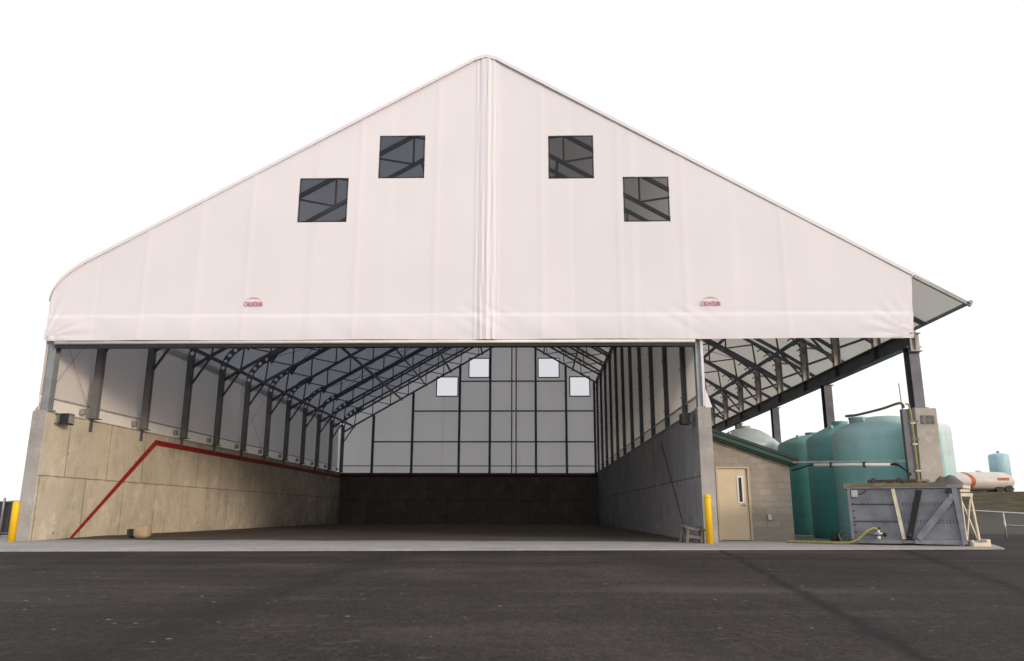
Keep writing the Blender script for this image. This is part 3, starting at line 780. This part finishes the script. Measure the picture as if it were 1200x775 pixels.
def smooth(pts, n=10):
    pts = [Vector(p) for p in pts]; out = []
    for i in range(len(pts) - 1):
        p0 = pts[max(i - 1, 0)]; p1 = pts[i]; p2 = pts[i + 1]; p3 = pts[min(i + 2, len(pts) - 1)]
        for k in range(n):
            t = k / n; out.append(.5 * ((2 * p1) + (p2 - p0) * t + (2 * p0 - 5 * p1 + 4 * p2 - p3) * t * t + (3 * p1 - p0 - 3 * p2 + p3) * t ** 3))
    out.append(pts[-1]); return out
o = build('hose', MB().tube(smooth([(10.93, 22.58, .3), (10.92, 22.58, 1.5), (10.91, 22.58, 2.8), (10.89, 22.58, 3.8), (10.80, 22.62, 3.93)]), .026, 8), M['hose'], None, (10.9, 22.58, 0))
tag(o, 'yellow hose clipped upright along the dark channel by the pier', 'hose')
o = build('hose', MB().tube(smooth([(10.78, 22.70, 3.82), (10.70, 22.75, 3.97), (10.42, 23.3, 3.88), (10.1, 24.2, 3.82), (9.95, 24.55, 3.82), (10.0, 24.95, 3.86), (10.35, 25.3, 3.93)]), .04, 8), M['hose_b'], None, (10.6, 23.5, 3.9))
tag(o, 'brown hose looping from the riser over the top of the nearest green tank', 'hose')
o = build('antenna_wire', MB().tube([(10.74, 22.72, 3.78), (10.72, 22.72, 4.55)], .014, 5), M['beam'], None, (10.74, 22.72, 3.78))
tag(o, 'thin upright rod on top of the dark riser channel', 'rod')

# ------------------------------------------------------------------ pipe run to the pier
P = empty('pipe_run', (9.4, 23.8, 2.3)); tag(P, 'white plastic pipe under a grey rail running from the shed to the pier', 'pipe')
a, b = Vector((8.35, 24.62, 2.30)), Vector((10.68, 22.72, 2.20))
build('rail', MB().bar(a + Vector((-.2, .16, .10)), b + Vector((.0, 0, .10)), .05, .05), M['steel_b'], P)
a2 = a.lerp(b, .13); b2 = a.lerp(b, .86)
build('pipe', MB().tube([a2, b2], .05, 10), M['pvc'], P)
for t in (.3, .62): q = a.lerp(b, t); build('clamp', MB().bar(q - (b - a).normalized() * .03, q + (b - a).normalized() * .03, .125, .16), M['black'], P)
for s_ in (0, .04): build('cable', MB().tube(smooth([b2, b2 + Vector((.12, -.1, -.02 + s_)), b2 + Vector((.28, -.2, -.14)), (10.72, 22.6, 1.9 + s_)]), .022, 6), M['rubber'], P)
build('cable', MB().tube(smooth([a2, a2.lerp(a, .5) + Vector((0, 0, -.02)), a + Vector((-.08, .1, -.12)), a + Vector((-.2, .3, -.15))]), .025, 6), M['rubber'], P)

# ------------------------------------------------------------------ tanks
def tank(x, y, r, ztop, zs, m, label, z0=0.0, lid=(0, 0)):
    T = empty('storage_tank', (x, y, z0)); tag(T, label, 'storage tank', 'plastic tanks behind the block shed')
    b = MB(); pr = [(r * .97, .0), (r, .05)]
    h = zs - z0
    for i in range(1, 6):
        zz = h * i / 5.6; pr += [(r, zz - .03), (r - .003, zz), (r, zz + .03)]
    pr += [(r, h - .12), (r * .985, h - .04), (r * .95, h + .02)]
    n = 7; dz = ztop - zs - .14
    for i in range(1, n + 1):
        u = i / n; pr.append((r * .95 - (r * .95 - .3) * u, h + .02 + dz * (1 - (1 - u) ** 1.7)))
    b.lathe(pr, (x, y, z0), 64); build('body', b, m, T)
    lx, ly = x + lid[0], y + lid[1]; dd = math.hypot(*lid); uu = min(1, max(0, (r * .95 - dd) / (r * .95 - .3)))
    b = MB(); zl_ = h + z0 + .02 + dz * (1 - (1 - min(1, uu * (1 if dd < .3 else .9))) ** 1.7) - .06
    b.lathe([(.27, -.1), (.27, .12), (.29, .125), (.29, .17), (.12, .19)], (lx, ly, zl_ - .0), 24); build('lid', b, m, T)
    b = MB(); b.tube([(x - r * .55, y - r * .35, zs + dz * .55), (x - r * .55, y - r * .35, zs + dz * .55 + .14)], .06, 10); build('vent', b, m, T)
    b = MB(); b.lathe([(.11, 0), (.11, .14)], (0, 0, 0), 16)
    a_ = math.atan2(-y, -x) + .5
    cx, cy = x + math.cos(a_) * r, y + math.sin(a_) * r
    fb = MB(); fb.tube([(cx - math.cos(a_) * .05, cy - math.sin(a_) * .05, z0 + .25), (cx + math.cos(a_) * .16, cy + math.sin(a_) * .16, z0 + .25)], .1, 14); build('outlet', fb, M['rubber'], T)
    return T
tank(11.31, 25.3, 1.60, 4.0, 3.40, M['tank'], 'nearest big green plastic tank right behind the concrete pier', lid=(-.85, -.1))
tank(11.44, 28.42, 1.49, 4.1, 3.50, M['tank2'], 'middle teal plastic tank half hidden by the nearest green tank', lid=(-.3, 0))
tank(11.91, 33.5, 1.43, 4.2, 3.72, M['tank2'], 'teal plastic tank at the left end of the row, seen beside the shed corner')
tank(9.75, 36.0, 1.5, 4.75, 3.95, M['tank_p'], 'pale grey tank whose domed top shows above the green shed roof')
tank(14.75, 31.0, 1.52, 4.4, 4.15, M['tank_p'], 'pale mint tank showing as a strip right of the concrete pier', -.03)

# ------------------------------------------------------------------ block shed
SH = empty('block_shed', (6.8, 25.4, 0)); tag(SH, 'small tan concrete block shed with a green sloping roof and one door', 'shed')
SX0, SX1, SY0, SY1 = 5.285, 8.22, 25.4, 29.4
def sz(x): return 3.16 - (x - 5.85) * (3.16 - 2.32) / (8.25 - 5.85)
wl = MB(); DX0, DX1, DZ = 5.86, 6.93, 2.29
# front wall with a real door opening
for xa, xb, za in ((SX0, DX0, 0), (DX0, DX1, DZ), (DX1, SX1, 0)):
    wl.prism([(xa, za), (xb, za), (xb, sz(xb)), (xa, sz(xa))], SY0, SY0 + .2)
wl.prism([(SX0, 0), (SX1, 0), (SX1, sz(SX1)), (SX0, sz(SX0))], SY1 - .2, SY1)
wl.box((SX1 - .2, SY0 + .2, 0), (SX1, SY1 - .2, sz(SX1) - .0)); wl.box((SX0, SY0 + .2, 0), (SX0 + .2, SY1 - .2, sz(SX0 + .2)))
build('wall', wl, M['block'], SH)
rf = MB(); th = .12
def slab_roof(x0, x1, y0, y1, dz0, dz1): return [(x0, sz(x0) + dz0), (x1, sz(x1) + dz0), (x1, sz(x1) + dz1), (x0, sz(x0) + dz1)]
rf.prism(slab_roof(5.29, 8.45, 0, 0, .20, .30), SY0 - .30, SY1 + .2)
ROOFS = build('roof', rf, M['dgreen'], SH)
fs = MB(); fs.prism(slab_roof(5.29, 8.38, 0, 0, .06, .195), SY0 - .26, SY0 - .22); fs.box((8.36, SY0 - .219, sz(8.38) + .05), (8.40, SY1 + .1, sz(8.38) + .19)); build('fascia', fs, M['green'], ROOFS)
fs = MB(); fs.prism(slab_roof(5.29, 8.30, 0, 0, .003, .06), SY0 - .19, SY0 + .0); build('soffit', fs, M['green'], ROOFS)
d = MB(); d.box((DX0 + .07, SY0 + .05, .015), (DX1 - .07, SY0 + .095, DZ - .06))
DOOR = build('door', d, M['door'], SH, bevel=.004)
f = MB(); f.box((DX0, SY0 - .015, 0), (DX0 + .065, SY0 + .16, DZ)); f.box((DX1 - .065, SY0 - .015, 0), (DX1, SY0 + .16, DZ)); f.box((DX0 + .066, SY0 - .015, DZ - .055), (DX1 - .066, SY0 + .16, DZ)); build('door_frame', f, M['trim_door'], SH, bevel=.004)
lx0, lx1, lz0, lz1 = 6.53, 6.73, 1.14, 2.0
f = MB(); f.box((lx0, SY0 + .03, lz0), (lx1, SY0 + .049, lz0 + .05)); f.box((lx0, SY0 + .03, lz1 - .05), (lx1, SY0 + .049, lz1)); f.box((lx0, SY0 + .03, lz0 + .051), (lx0 + .05, SY0 + .049, lz1 - .051)); f.box((lx1 - .05, SY0 + .03, lz0 + .051), (lx1, SY0 + .049, lz1 - .051))
f.box((lx0 + .051, SY0 + .036, lz0 + .051), (lx1 - .051, SY0 + .046, lz1 - .051), 1); build('vision_panel', f, [M['white'], M['glass_dark']], DOOR)
hd = MB(); hd.tube([(6.77, SY0 + .05, 1.1), (6.77, SY0 - .01, 1.1), (6.66, SY0 - .02, 1.1)], .018, 8); hd.box((6.745, SY0 + .03, 1.03), (6.795, SY0 + .049, 1.17)); build('handle', hd, M['galv'], DOOR)
for z in (.25, 1.15, 2.0): build('hinge', MB().tube([(DX0 + .068, SY0 + .035, z - .05), (DX0 + .068, SY0 + .035, z + .05)], .014, 8), M['galv'], DOOR)
ob = MB(); ob.box((7.42, SY0 - .07, .62), (7.54, SY0 - .001, .80)); ob.box((7.41, SY0 - .085, .66), (7.53, SY0 - .071, .79)); build('outlet_box', ob, M['galv'], SH, bevel=.006)
0 and MB().box((SX1 + .002, SY0 - .012, 0), (SX1 + .05, SY0 + .05, sz(8.25) - .02)); pass

# ------------------------------------------------------------------ bollards
def bollard(x, y, label, h=1.36):
    B = MB(); B.lathe([(.098, 0), (.098, h - .07), (.085, h - .025), (.045, h)], (x, y, 0), 24)
    B.lathe([(.102, h * .93), (.102, h * .955)], (x, y, 0), 24)
    return tag(build('bollard', B, M['yellow'], None, (x, y, 0)), label, 'bollard', 'yellow bollards')
B1 = bollard(-14.76, 22.3, 'yellow bollard at the foot of the left wall, beside the dark fence', 1.12)
B2 = bollard(4.98, 22.75, 'yellow bollard by the right wall, next to the wooden rack')

# ------------------------------------------------------------------ floodlights
def flood(x, y, z, side, label):
    F = empty('floodlight', (x, y, z)); tag(F, label, 'floodlight', 'floodlights inside the bay mouth')
    b = MB(); b.box((x - .12, y - .17, z - .17), (x + .12, y + .17, z + .17))
    for i in range(6): b.box((x - .15 * 1, y - .15 + i * .055, z - .15), (x - .121, y - .13 + i * .055, z + .15))
    build('housing', b, M['black'], F, bevel=.012)
    l = MB(); l.box((x + side * .121, y - .14, z - .13), (x + side * .135, y + .14, z + .13)); build('lens', l, M['lens'], F)
    l = MB(); l.box((x - side * .16, y - .20, z - .16), (x - side * .13, y - .18, z + .16)); l.box((x - side * .28, y - .2, z + .12), (x - side * .13, y - .16, z + .16)); l.box((x - side * .28, y - .2, z - .16), (x - side * .13, y - .16, z - .12)); build('bracket', l, M['steel'], F)
    return F
flood(-14.42, 23.62, 3.62, 1, 'black floodlight high on the left tan wall below the corner column')
flood(4.60, 23.5, 3.60, -1, 'black floodlight high on the right grey wall under the partition')

# ------------------------------------------------------------------ wooden rack by the right bollard
K = empty('wooden_rack', (4.62, 23.15, 0)); tag(K, 'small weathered wooden rack with splayed legs beside the right bollard', 'rack')
t = MB()
for i in range(4): t.bar((4.30 + i * .03, 23.30 - i * .13, .50 - i * .03), (4.93 + i * .0, 23.30 - i * .13, .44 - i * .03), .10, .03)
build('slat_top', t, M['wood_r'], K)
for a_, b_ in (((4.36, 23.32, .48), (4.28, 23.40, 0)), ((4.42, 22.92, .40), (4.36, 22.84, 0)), ((4.86, 23.30, .44), (4.84, 23.40, 0)), ((4.82, 22.92, .36), (4.76, 22.80, 0))):
    build('leg', MB().bar(a_, b_, .05, .08), M['wood_r'], K)
build('cross_bar', MB().bar((4.33, 23.1, .12), (4.82, 23.1, .12), .03, .08), M['wood_r'], K); build('cross_bar', MB().bar((4.40, 22.9, .2), (4.80, 22.86, .14), .03, .08), M['wood_r'], K)

# ------------------------------------------------------------------ tan sack and drain stub on the left floor
s = MB(); bm = bmesh.new(); bmesh.ops.create_cube(bm, size=1); bmesh.ops.bevel(bm, geom=bm.edges[:], offset=.36, segments=4, affect='EDGES', profile=.5)
bmesh.ops.subdivide_edges(bm, edges=bm.edges[:], cuts=1, use_grid_fill=True)
for v in bm.verts:
    c = v.co; nn = noise.noise(c * 3.1) * .05
    v.co = Vector((c.x * .52 * (1 + nn), c.y * .40 * (1 + nn), (c.z + .5) * .40 * (1 + nn) + (.05 * noise.noise(c * 2 + Vector((5, 0, 0))) if c.z > 0 else 0)))
bm.verts.index_update()
s.v = [(v.co.x - 12.36, v.co.y + 25.0, v.co.z + .012) for v in bm.verts]
for f_ in bm.faces: s.face([v.index for v in f_.verts], 0, True)
bm.free()
tag(build('sack', s, M['sack'], None, (-12.36, 25.0, 0)), 'plump tan sack on the floor near the left wall', 'sack')
D = MB(); D.tube([(-12.83, 25.15, .15), (-12.66, 25.15, .15)], .13, 14); D.box((-12.86, 25.0, .0), (-12.80, 25.3, .3))
tag(build('pipe_stub', D, M['wood_d'], None, (-12.8, 25.15, 0)), 'short dark pipe stub on the floor left of the tan sack', 'pipe stub')

# ------------------------------------------------------------------ metal bin
BN = empty('steel_bin', (10.1, 21.95, 0)); tag(BN, 'grey riveted steel bin with diagonal braces and a brown tarp, by the pier', 'bin')
A0, A1 = Vector((8.76, 22.45, 0)), Vector((11.44, 21.42, 0))
ux = (A1 - A0).normalized(); uy = Vector((-ux.y, ux.x, 0)); LEN = (A1 - A0).length; DEP = .92
def bp(s_, d, z): return A0 + ux * s_ + uy * d + Vector((0, 0, z))
def bbox(mb, s0, s1, d0, d1, z0, z1, mi=0):
    b = len(mb.v); P_ = [bp(s, d, z) for z in (z0, z1) for s, d in ((s0, d0), (s1, d0), (s1, d1), (s0, d1))]
    mb.v += [tuple(p) for p in P_]
    for q in ((0,3,2,1),(4,5,6,7),(0,1,5,4),(1,2,6,5),(2,3,7,6),(3,0,4,7)): mb.face([b + i for i in q], mi)
b = MB(); bbox(b, .12, LEN - .02, .05, DEP, .16, 1.50)
BODY = build('body', b, M['bin'], BN)
for z in (.62, 1.08): 
    q = MB(); bbox(q, .13, 1.28, .030, .049, z - .012, z + .012); build('seam', q, M['bin_d'], BODY)
rv_ = MB()
for z in (.60, .66, 1.06, 1.12):
    for i in range(20):
        s_ = 1.42 + i * .078
        if s_ < LEN - .1: bbox(rv_, s_, s_ + .026, .038, .049, z - .012, z + .012)
    for i in range(10):
        if z in (.66, 1.12): bbox(rv_, .25 + i * .1, .28 + i * .1, .038, .049, z - .012, z + .006)
for i in range(6): bbox(rv_, .17, .21, .036, .049, .32 + i * .19, .355 + i * .19)
build('rivets', rv_, M['bin_d'], BODY)
q = MB(); bbox(q, -.03, LEN + .05, -.02, DEP + .03, 1.505, 1.60); build('top_rail', q, M['bin_f'], BN, bevel=.01)
q = MB(); bbox(q, .1, 1.3, 0, .1, .04, .155); bbox(q, 1.62, LEN + .0, 0, .1, .04, .155); bbox(q, .1, LEN, DEP - .1, DEP, .04, .155)
for s_ in (.2, 1.3, LEN - .2): bbox(q, s_, s_ + .1, .101, DEP - .101, .03, .15)
bbox(q, 1.3, 1.62, .03, .1, .06, .13); build('skid', q, M['bin_f'], BN, bevel=.008)
q = MB(); q.bar(bp(1.22, .01, 1.50), bp(1.37, .01, .16), .09, .05, uy); build('pale_rib', q, M['rib'], BN)
q = MB(); q.bar(bp(1.86, -.01, 1.46), bp(1.50, -.01, .18), .14, .09, uy)
for i in range(22): t_ = i / 21; c_ = bp(1.86, -.01, 1.44).lerp(bp(1.50, -.01, .2), t_); q.bar(c_ - Vector((0, 0, .01)), c_ + Vector((0, 0, .015)), .145, .105, uy)
build('hose_boot', q, M['rubber'], BN)
q = MB(); q.bar(bp(2.66, .0, 1.30), bp(1.72, .0, .17), .17, .05, uy); q.bar(bp(2.66, -.03, 1.36), bp(2.66, -.03, 1.22), .2, .02, uy); build('diagonal_brace', q, M['bin_f'], BN)
q = MB(); q.bar(bp(2.70, -.005, 1.505), bp(2.80, -.005, .05), .12, .08, uy); build('end_post', q, M['bin_f'], BN)
q = MB(); q.bar(bp(.10, .0, 1.505), bp(.10, .0, .15), .07, .08, uy); build('end_post', q, M['bin_f'], BN)
q = MB(); bbox(q, .16, .32, -.03, .045, 1.28, 1.47); build('control_box', q, M['galv'], BN, bevel=.008)
q = MB(); q.tube(smooth([bp(.33, .02, 1.36), bp(.45, .02, 1.38), bp(.55, .02, 1.47)]), .01, 5); build('cable', q, M['rubber'], BN)
q = MB(); q.tube([bp(.74, .04, .30), bp(.74, -.10, .30), bp(.74, -.1, .42)], .055, 10); q.tube([bp(.62, -.1, .30), bp(.88, -.1, .30)], .035, 8); q.tube([bp(.74, -.1, .14), bp(.74, -.1, .24)], .06, 10); build('valve', q, M['galv'], BN)
q = MB(); q.tube([bp(.68, -.14, .44), bp(.80, -.14, .44)], .03, 8); q.tube([bp(.86, -.1, .3), bp(.95, -.1, .26)], .05, 8); q.tube([bp(1.5, -.05, .2), bp(1.5, -.05, .32)], .06, 8); build('valve_handle', q, M['black'], BN)
q = MB(); q.tube([bp(2.55, -.03, 1.42), bp(2.55, .04, 1.42)], .06, 12); build('hook_eye', q, M['black'], BN)
# tarp heaped on the load
q = MB(); nx_, ny_ = 40, 10
for j in range(ny_ + 1):
    for i in range(nx_ + 1):
        u, v_ = i / nx_, j / ny_; ed = min(1, 6 * min(v_, 1 - v_)) * min(1, 9 * min(u, 1 - u) + .1)
        z_ = 1.605 + ed * (.06 + .03 * noise.noise(Vector((u * 5, v_ * 3, 0))) + .05 * noise.noise(Vector((u * 17, v_ * 6, 2))))
        q.v.append(tuple(bp(-.01 + u * (LEN - .25), .01 + v_ * (DEP - .02), z_)))
for j in range(ny_):
    for i in range(nx_): a_ = j * (nx_ + 1) + i; q.face([a_, a_ + 1, a_ + nx_ + 2, a_ + nx_ + 1], 0, True)
bbox(q, -.02, LEN - .35, -.036, -.022, 1.557, 1.65)
build('tarp', q, M['tarp'], BN)
q = MB()
for j in range(ny_ + 1):
    for i in range(17):
        u, v_ = i / 16, j / ny_; ed = min(1, 5 * min(v_, 1 - v_)) * min(1, 3.2 * min(u, 1.08 - u))
        z_ = 1.603 + ed * (.22 + .07 * noise.noise(Vector((u * 4, v_ * 3, 8))))
        q.v.append(tuple(bp(LEN - .66 + u * .74, .0 + v_ * DEP, z_)))
for j in range(ny_):
    for i in range(16): a_ = j * 17 + i; q.face([a_, a_ + 1, a_ + 18, a_ + 17], 0, True)
build('tarp', q, M['tarp_g'], BN)
# pale end frame with crossed bars
EF = MB(); e0, e1 = Vector((11.47, 21.55, 0)), Vector((11.86, 21.60, 0))
def ef(t_, z): return e0.lerp(e1, t_) + Vector((0, 0, z))
EF.bar(ef(.02, .12), ef(-.02, 1.30), .045, .045); EF.bar(ef(.97, .12), ef(.72, 1.30), .045, .045)
EF.bar(ef(.08, .16), ef(.66, 1.22), .03, .03); EF.bar(ef(.90, .16) + Vector((0, .035, 0)), ef(.04, 1.22) + Vector((0, .035, 0)), .03, .03)
EF.bar(ef(-.06, 1.33), ef(.85, 1.33), .07, .09); EF.bar(ef(-.2, 1.55), ef(.72, 1.53), .10, .08); EF.bar(ef(-.2, 1.44), ef(.70, 1.44), .06, .07)
build('end_frame', EF, M['rib'], BN)
ft = MB(); ft.box((11.52, 21.30, 0), (11.95, 21.36, .10)); ft.box((11.52, 21.361, 0), (11.56, 21.75, .16)); ft.box((11.90, 21.361, 0), (12.0, 21.75, .18)); ft.box((11.561, 21.361, .0), (11.899, 21.75, .05)); build('foot', ft, M['rib'], BN, bevel=.006)
# plank on the tarp
pl = MB(); c0, c1 = bp(.62, .3, 1.72), bp(1.86, .3, 1.72); pl.bar(c0, c1, .28, .07); pl.bar(c0 + ux * .1, c0 + ux * .2, .3, .16); pl.bar(c1 - ux * .5, c1 - ux * .4, .3, .16); pl.bar(c1 + ux * .002, c1 + ux * .30, .24, .05, mi=1)
tag(build('plank', pl, [M['wood_d'], M['wood']], None, tuple(c0.lerp(c1, .5))), 'dark flat plank lying on the brown tarp of the steel bin', 'plank')
# ground hoses
hp_ = [bp(.72, -.16, .43), bp(.60, -.2, .44), bp(.42, -.22, .33), bp(.2, -.2, .14), bp(-.05, -.15, .05), bp(-.5, .0, .04), bp(-.9, .25, .04), (7.4, 23.6, .036)]
tag(build('hose', MB().tube(smooth(hp_), .036, 8), M['hose'], None, tuple(bp(0, -.2, 0))), 'yellow green hose from the bin valve trailing left across the slab', 'hose')
hp_ = [bp(.62, -.12, .30), bp(.4, -.1, .27), bp(.15, -.1, .08), bp(-.15, .1, .05), bp(-.25, .35, .25), bp(-.12, .5, .32), bp(-.02, .45, .12), bp(-.3, .6, .04), (8.2, 23.9, .035)]
tag(build('hose', MB().tube(smooth(hp_), .03, 8), M['hose_b'], None, tuple(bp(0, .3, 0))), 'thin brown hose looped at the left foot of the steel bin', 'hose')
tag(build('drain_fitting', MB().lathe([(.12, 0), (.14, .05), (.14, .22), (.08, .30)], (8.75, 23.4, 0), 20), M['rubber'], None, (8.75, 23.4, 0)), 'black pipe fitting on the slab at the foot of the green tank', 'fitting')

# ------------------------------------------------------------------ left fence
F = empty('slatted_fence', (-19, 26.6, 0)); tag(F, 'dark slatted fence with grey pipe posts left of the building', 'fence')
fx0, fx1, fy = -30.0, -15.25, 26.6
sl_ = MB(); x = fx0
while x < fx1 - .1:
    sl_.box((x, fy + .03, .06), (x + .105, fy + .045, 1.19 + .01 * math.sin(x * 7))); x += .115
build('slat_panel', sl_, M['fence'], F)
for z in (.12, 1.16): build('rail', MB().tube([(fx0, fy, z), (fx1, fy, z)], .024, 8), M['steel_b'], F)
x = -18.0
for x in (-29.5, -26.6, -23.7, -20.9, -18.0, -15.4): build('post', MB().lathe([(.04, 0), (.04, 1.27), (.02, 1.3)], (x, fy - .06, 0), 12), M['galv'], F)

# ------------------------------------------------------------------ guard rail at right
G = empty('guard_rail', (18.5, 30.2, -.03)); tag(G, 'grey pipe guard rail on the yard at the far right', 'guard rail')
gz = lambda x: .91 - (x - 16.4) * .075
build('top_rail', MB().tube([(14.6, 30, gz(14.6) - .0), (24, 30, gz(24) + .2)], .03, 8), M['galv'], G)
build('mid_rail', MB().tube([(17.45, 30, gz(17.45) - .40), (24, 30, gz(24) - .2)], .026, 8), M['galv'], G)
for x in (14.6, 17.45, 20.5, 23.6): build('post', MB().tube([(x, 30, -.03), (x, 30, gz(x) + .06)], .034, 8), M['galv'], G)

# ------------------------------------------------------------------ tank trailer on the bank
TR = empty('tank_trailer', (40.2, 72.0, 2.8)); tag(TR, 'white rounded tank trailer with a curved red band, parked on the bank', 'trailer')
tb = MB(); segs = []
prof_ = [(36.9, .25), (37.0, .62), (37.25, .80), (37.8, .86), (41.6, .86), (42.3, .80), (42.75, .62), (43.0, .38)]
sg = 28; rings = []
for x, r_ in prof_:
    rings.append(len(tb.v))
    for k in range(sg):
        th = 2 * math.pi * k / sg; tb.v.append((x, 72.0 + r_ * 1.25 * math.cos(th), 3.68 + r_ * math.sin(th)))
for a_, b_ in zip(rings, rings[1:]):
    for k in range(sg): tb.face([a_ + k, a_ + (k + 1) % sg, b_ + (k + 1) % sg, b_ + k], 0, True)
tb.face([rings[0] + k for k in range(sg)]); tb.face([rings[-1] + k for k in range(sg)])
build('tank_body', tb, M['trailer'], TR)
rb = MB(); n = 14; b_ = len(rb.v)
for i in range(n + 1):
    th = R(185 + i * (215 - 40) / n * .75 - 20); 
for i in range(n + 1):
    u = -1 + 2 * i / n; th = math.pi + u * 1.15      # from above the front quarter to below, on the camera side
    xx_ = 38.75 + .62 * (1 - u * u) - .45
    for dx in (0, .34): rb.v.append((xx_ + dx, 72 + .885 * 1.25 * math.cos(th), 3.68 - .885 * math.sin(th) * 1.0))
for i in range(n): rb.face([2 * i, 2 * i + 1, 2 * i + 3, 2 * i + 2], 0, True)
build('red_band', rb, M['trailer_r'], TR)
q = MB(); q.box((41.2, 70.90, 3.75), (42.2, 70.93, 3.98)); build('red_plate', q, M['trailer_r'], TR)
q = MB(); q.box((37.3, 71.2, 2.95), (42.7, 72.8, 3.08)); build('chassis', q, M['black'], TR)
for x in (38.1, 41.4, 42.2):
    for y in (71.25, 72.75):
        q = MB(); q.tube([(x, y - .14, 3.02), (x, y + .14, 3.02)], .34, 18); build('wheel', q, M['rubber'], TR)
q = MB(); q.tube([(40.2, 72, 4.5), (40.2, 72, 4.66)], .25, 14); build('hatch', q, M['trailer'], TR)
# ------------------------------------------------------------------ water tower
WT = empty('water_tower', (76.1, 130, 2.9)); tag(WT, 'pale blue cylindrical water tower beyond the trailer', 'water tower')
q = MB(); q.lathe([(1.5, 0), (1.5, 7.2), (1.42, 7.42), (.8, 7.62), (.2, 7.75)], (76.1, 130, 2.9), 40); build('shaft', q, M['tower'], WT)
q = MB(); q.lathe([(.2, 0), (.2, .2), (.1, .3)], (76.1, 130, 10.62), 12); build('cap_vent', q, M['steel'], WT)

# ------------------------------------------------------------------ light
az, el = R(46), R(10)
W = bpy.data.worlds.new('World'); S.world = W; W.use_nodes = True
nt = W.node_tree; bg = nt.nodes['Background']
sky = nt.nodes.new('ShaderNodeTexSky'); sky.sky_type = 'NISHITA'; sky.sun_disc = False; sky.sun_elevation = el; sky.sun_rotation = math.pi - az
sky.air_density = 1; sky.dust_density = 3; sky.ozone_density = 1
sc = nt.nodes.new('ShaderNodeVectorMath'); sc.operation = 'MULTIPLY_ADD'
sc.inputs[1].default_value = (.05, .05, .05); sc.inputs[2].default_value = (1.0, 1.0, 1.02)
nt.links.new(sky.outputs[0], sc.inputs[0]); nt.links.new(sc.outputs[0], bg.inputs[0]); bg.inputs[1].default_value = 1.0
sd = bpy.data.lights.new('sun', 'SUN'); sd.energy = 1.7; sd.angle = R(9); sd.color = (1.0, .85, .70)
so = bpy.data.objects.new('sun', sd); COL.objects.link(so)
dirn = Vector((-math.sin(az) * math.cos(el), math.cos(az) * math.cos(el), -math.sin(el)))
so.rotation_euler = dirn.to_track_quat('-Z', 'Y').to_euler(); so.location = (30, -20, 20)

# ------------------------------------------------------------------ camera
th, yaw, roll = R(13.27175), R(1.54643), R(.13863)
Fv = Vector((-math.sin(yaw) * math.cos(th), math.cos(yaw) * math.cos(th), math.sin(th)))
Rv = Vector((math.cos(yaw), math.sin(yaw), 0)); Uv = Rv.cross(Fv)
R2 = Rv * math.cos(roll) + Uv * math.sin(roll); U2 = -Rv * math.sin(roll) + Uv * math.cos(roll)
cd = bpy.data.cameras.new('camera'); cd.lens = 907.21 / 1200 * 36; cd.sensor_width = 36; cd.sensor_fit = 'HORIZONTAL'; cd.clip_end = 5000; cd.clip_start = .05
co = bpy.data.objects.new('camera', cd); COL.objects.link(co)
m = Matrix((R2, U2, -Fv)).transposed().to_4x4(); m.translation = (0, 0, .823); co.matrix_world = m
S.camera = co
S.view_settings.view_transform = 'Standard'; S.view_settings.look = 'None'; S.view_settings.exposure = 0
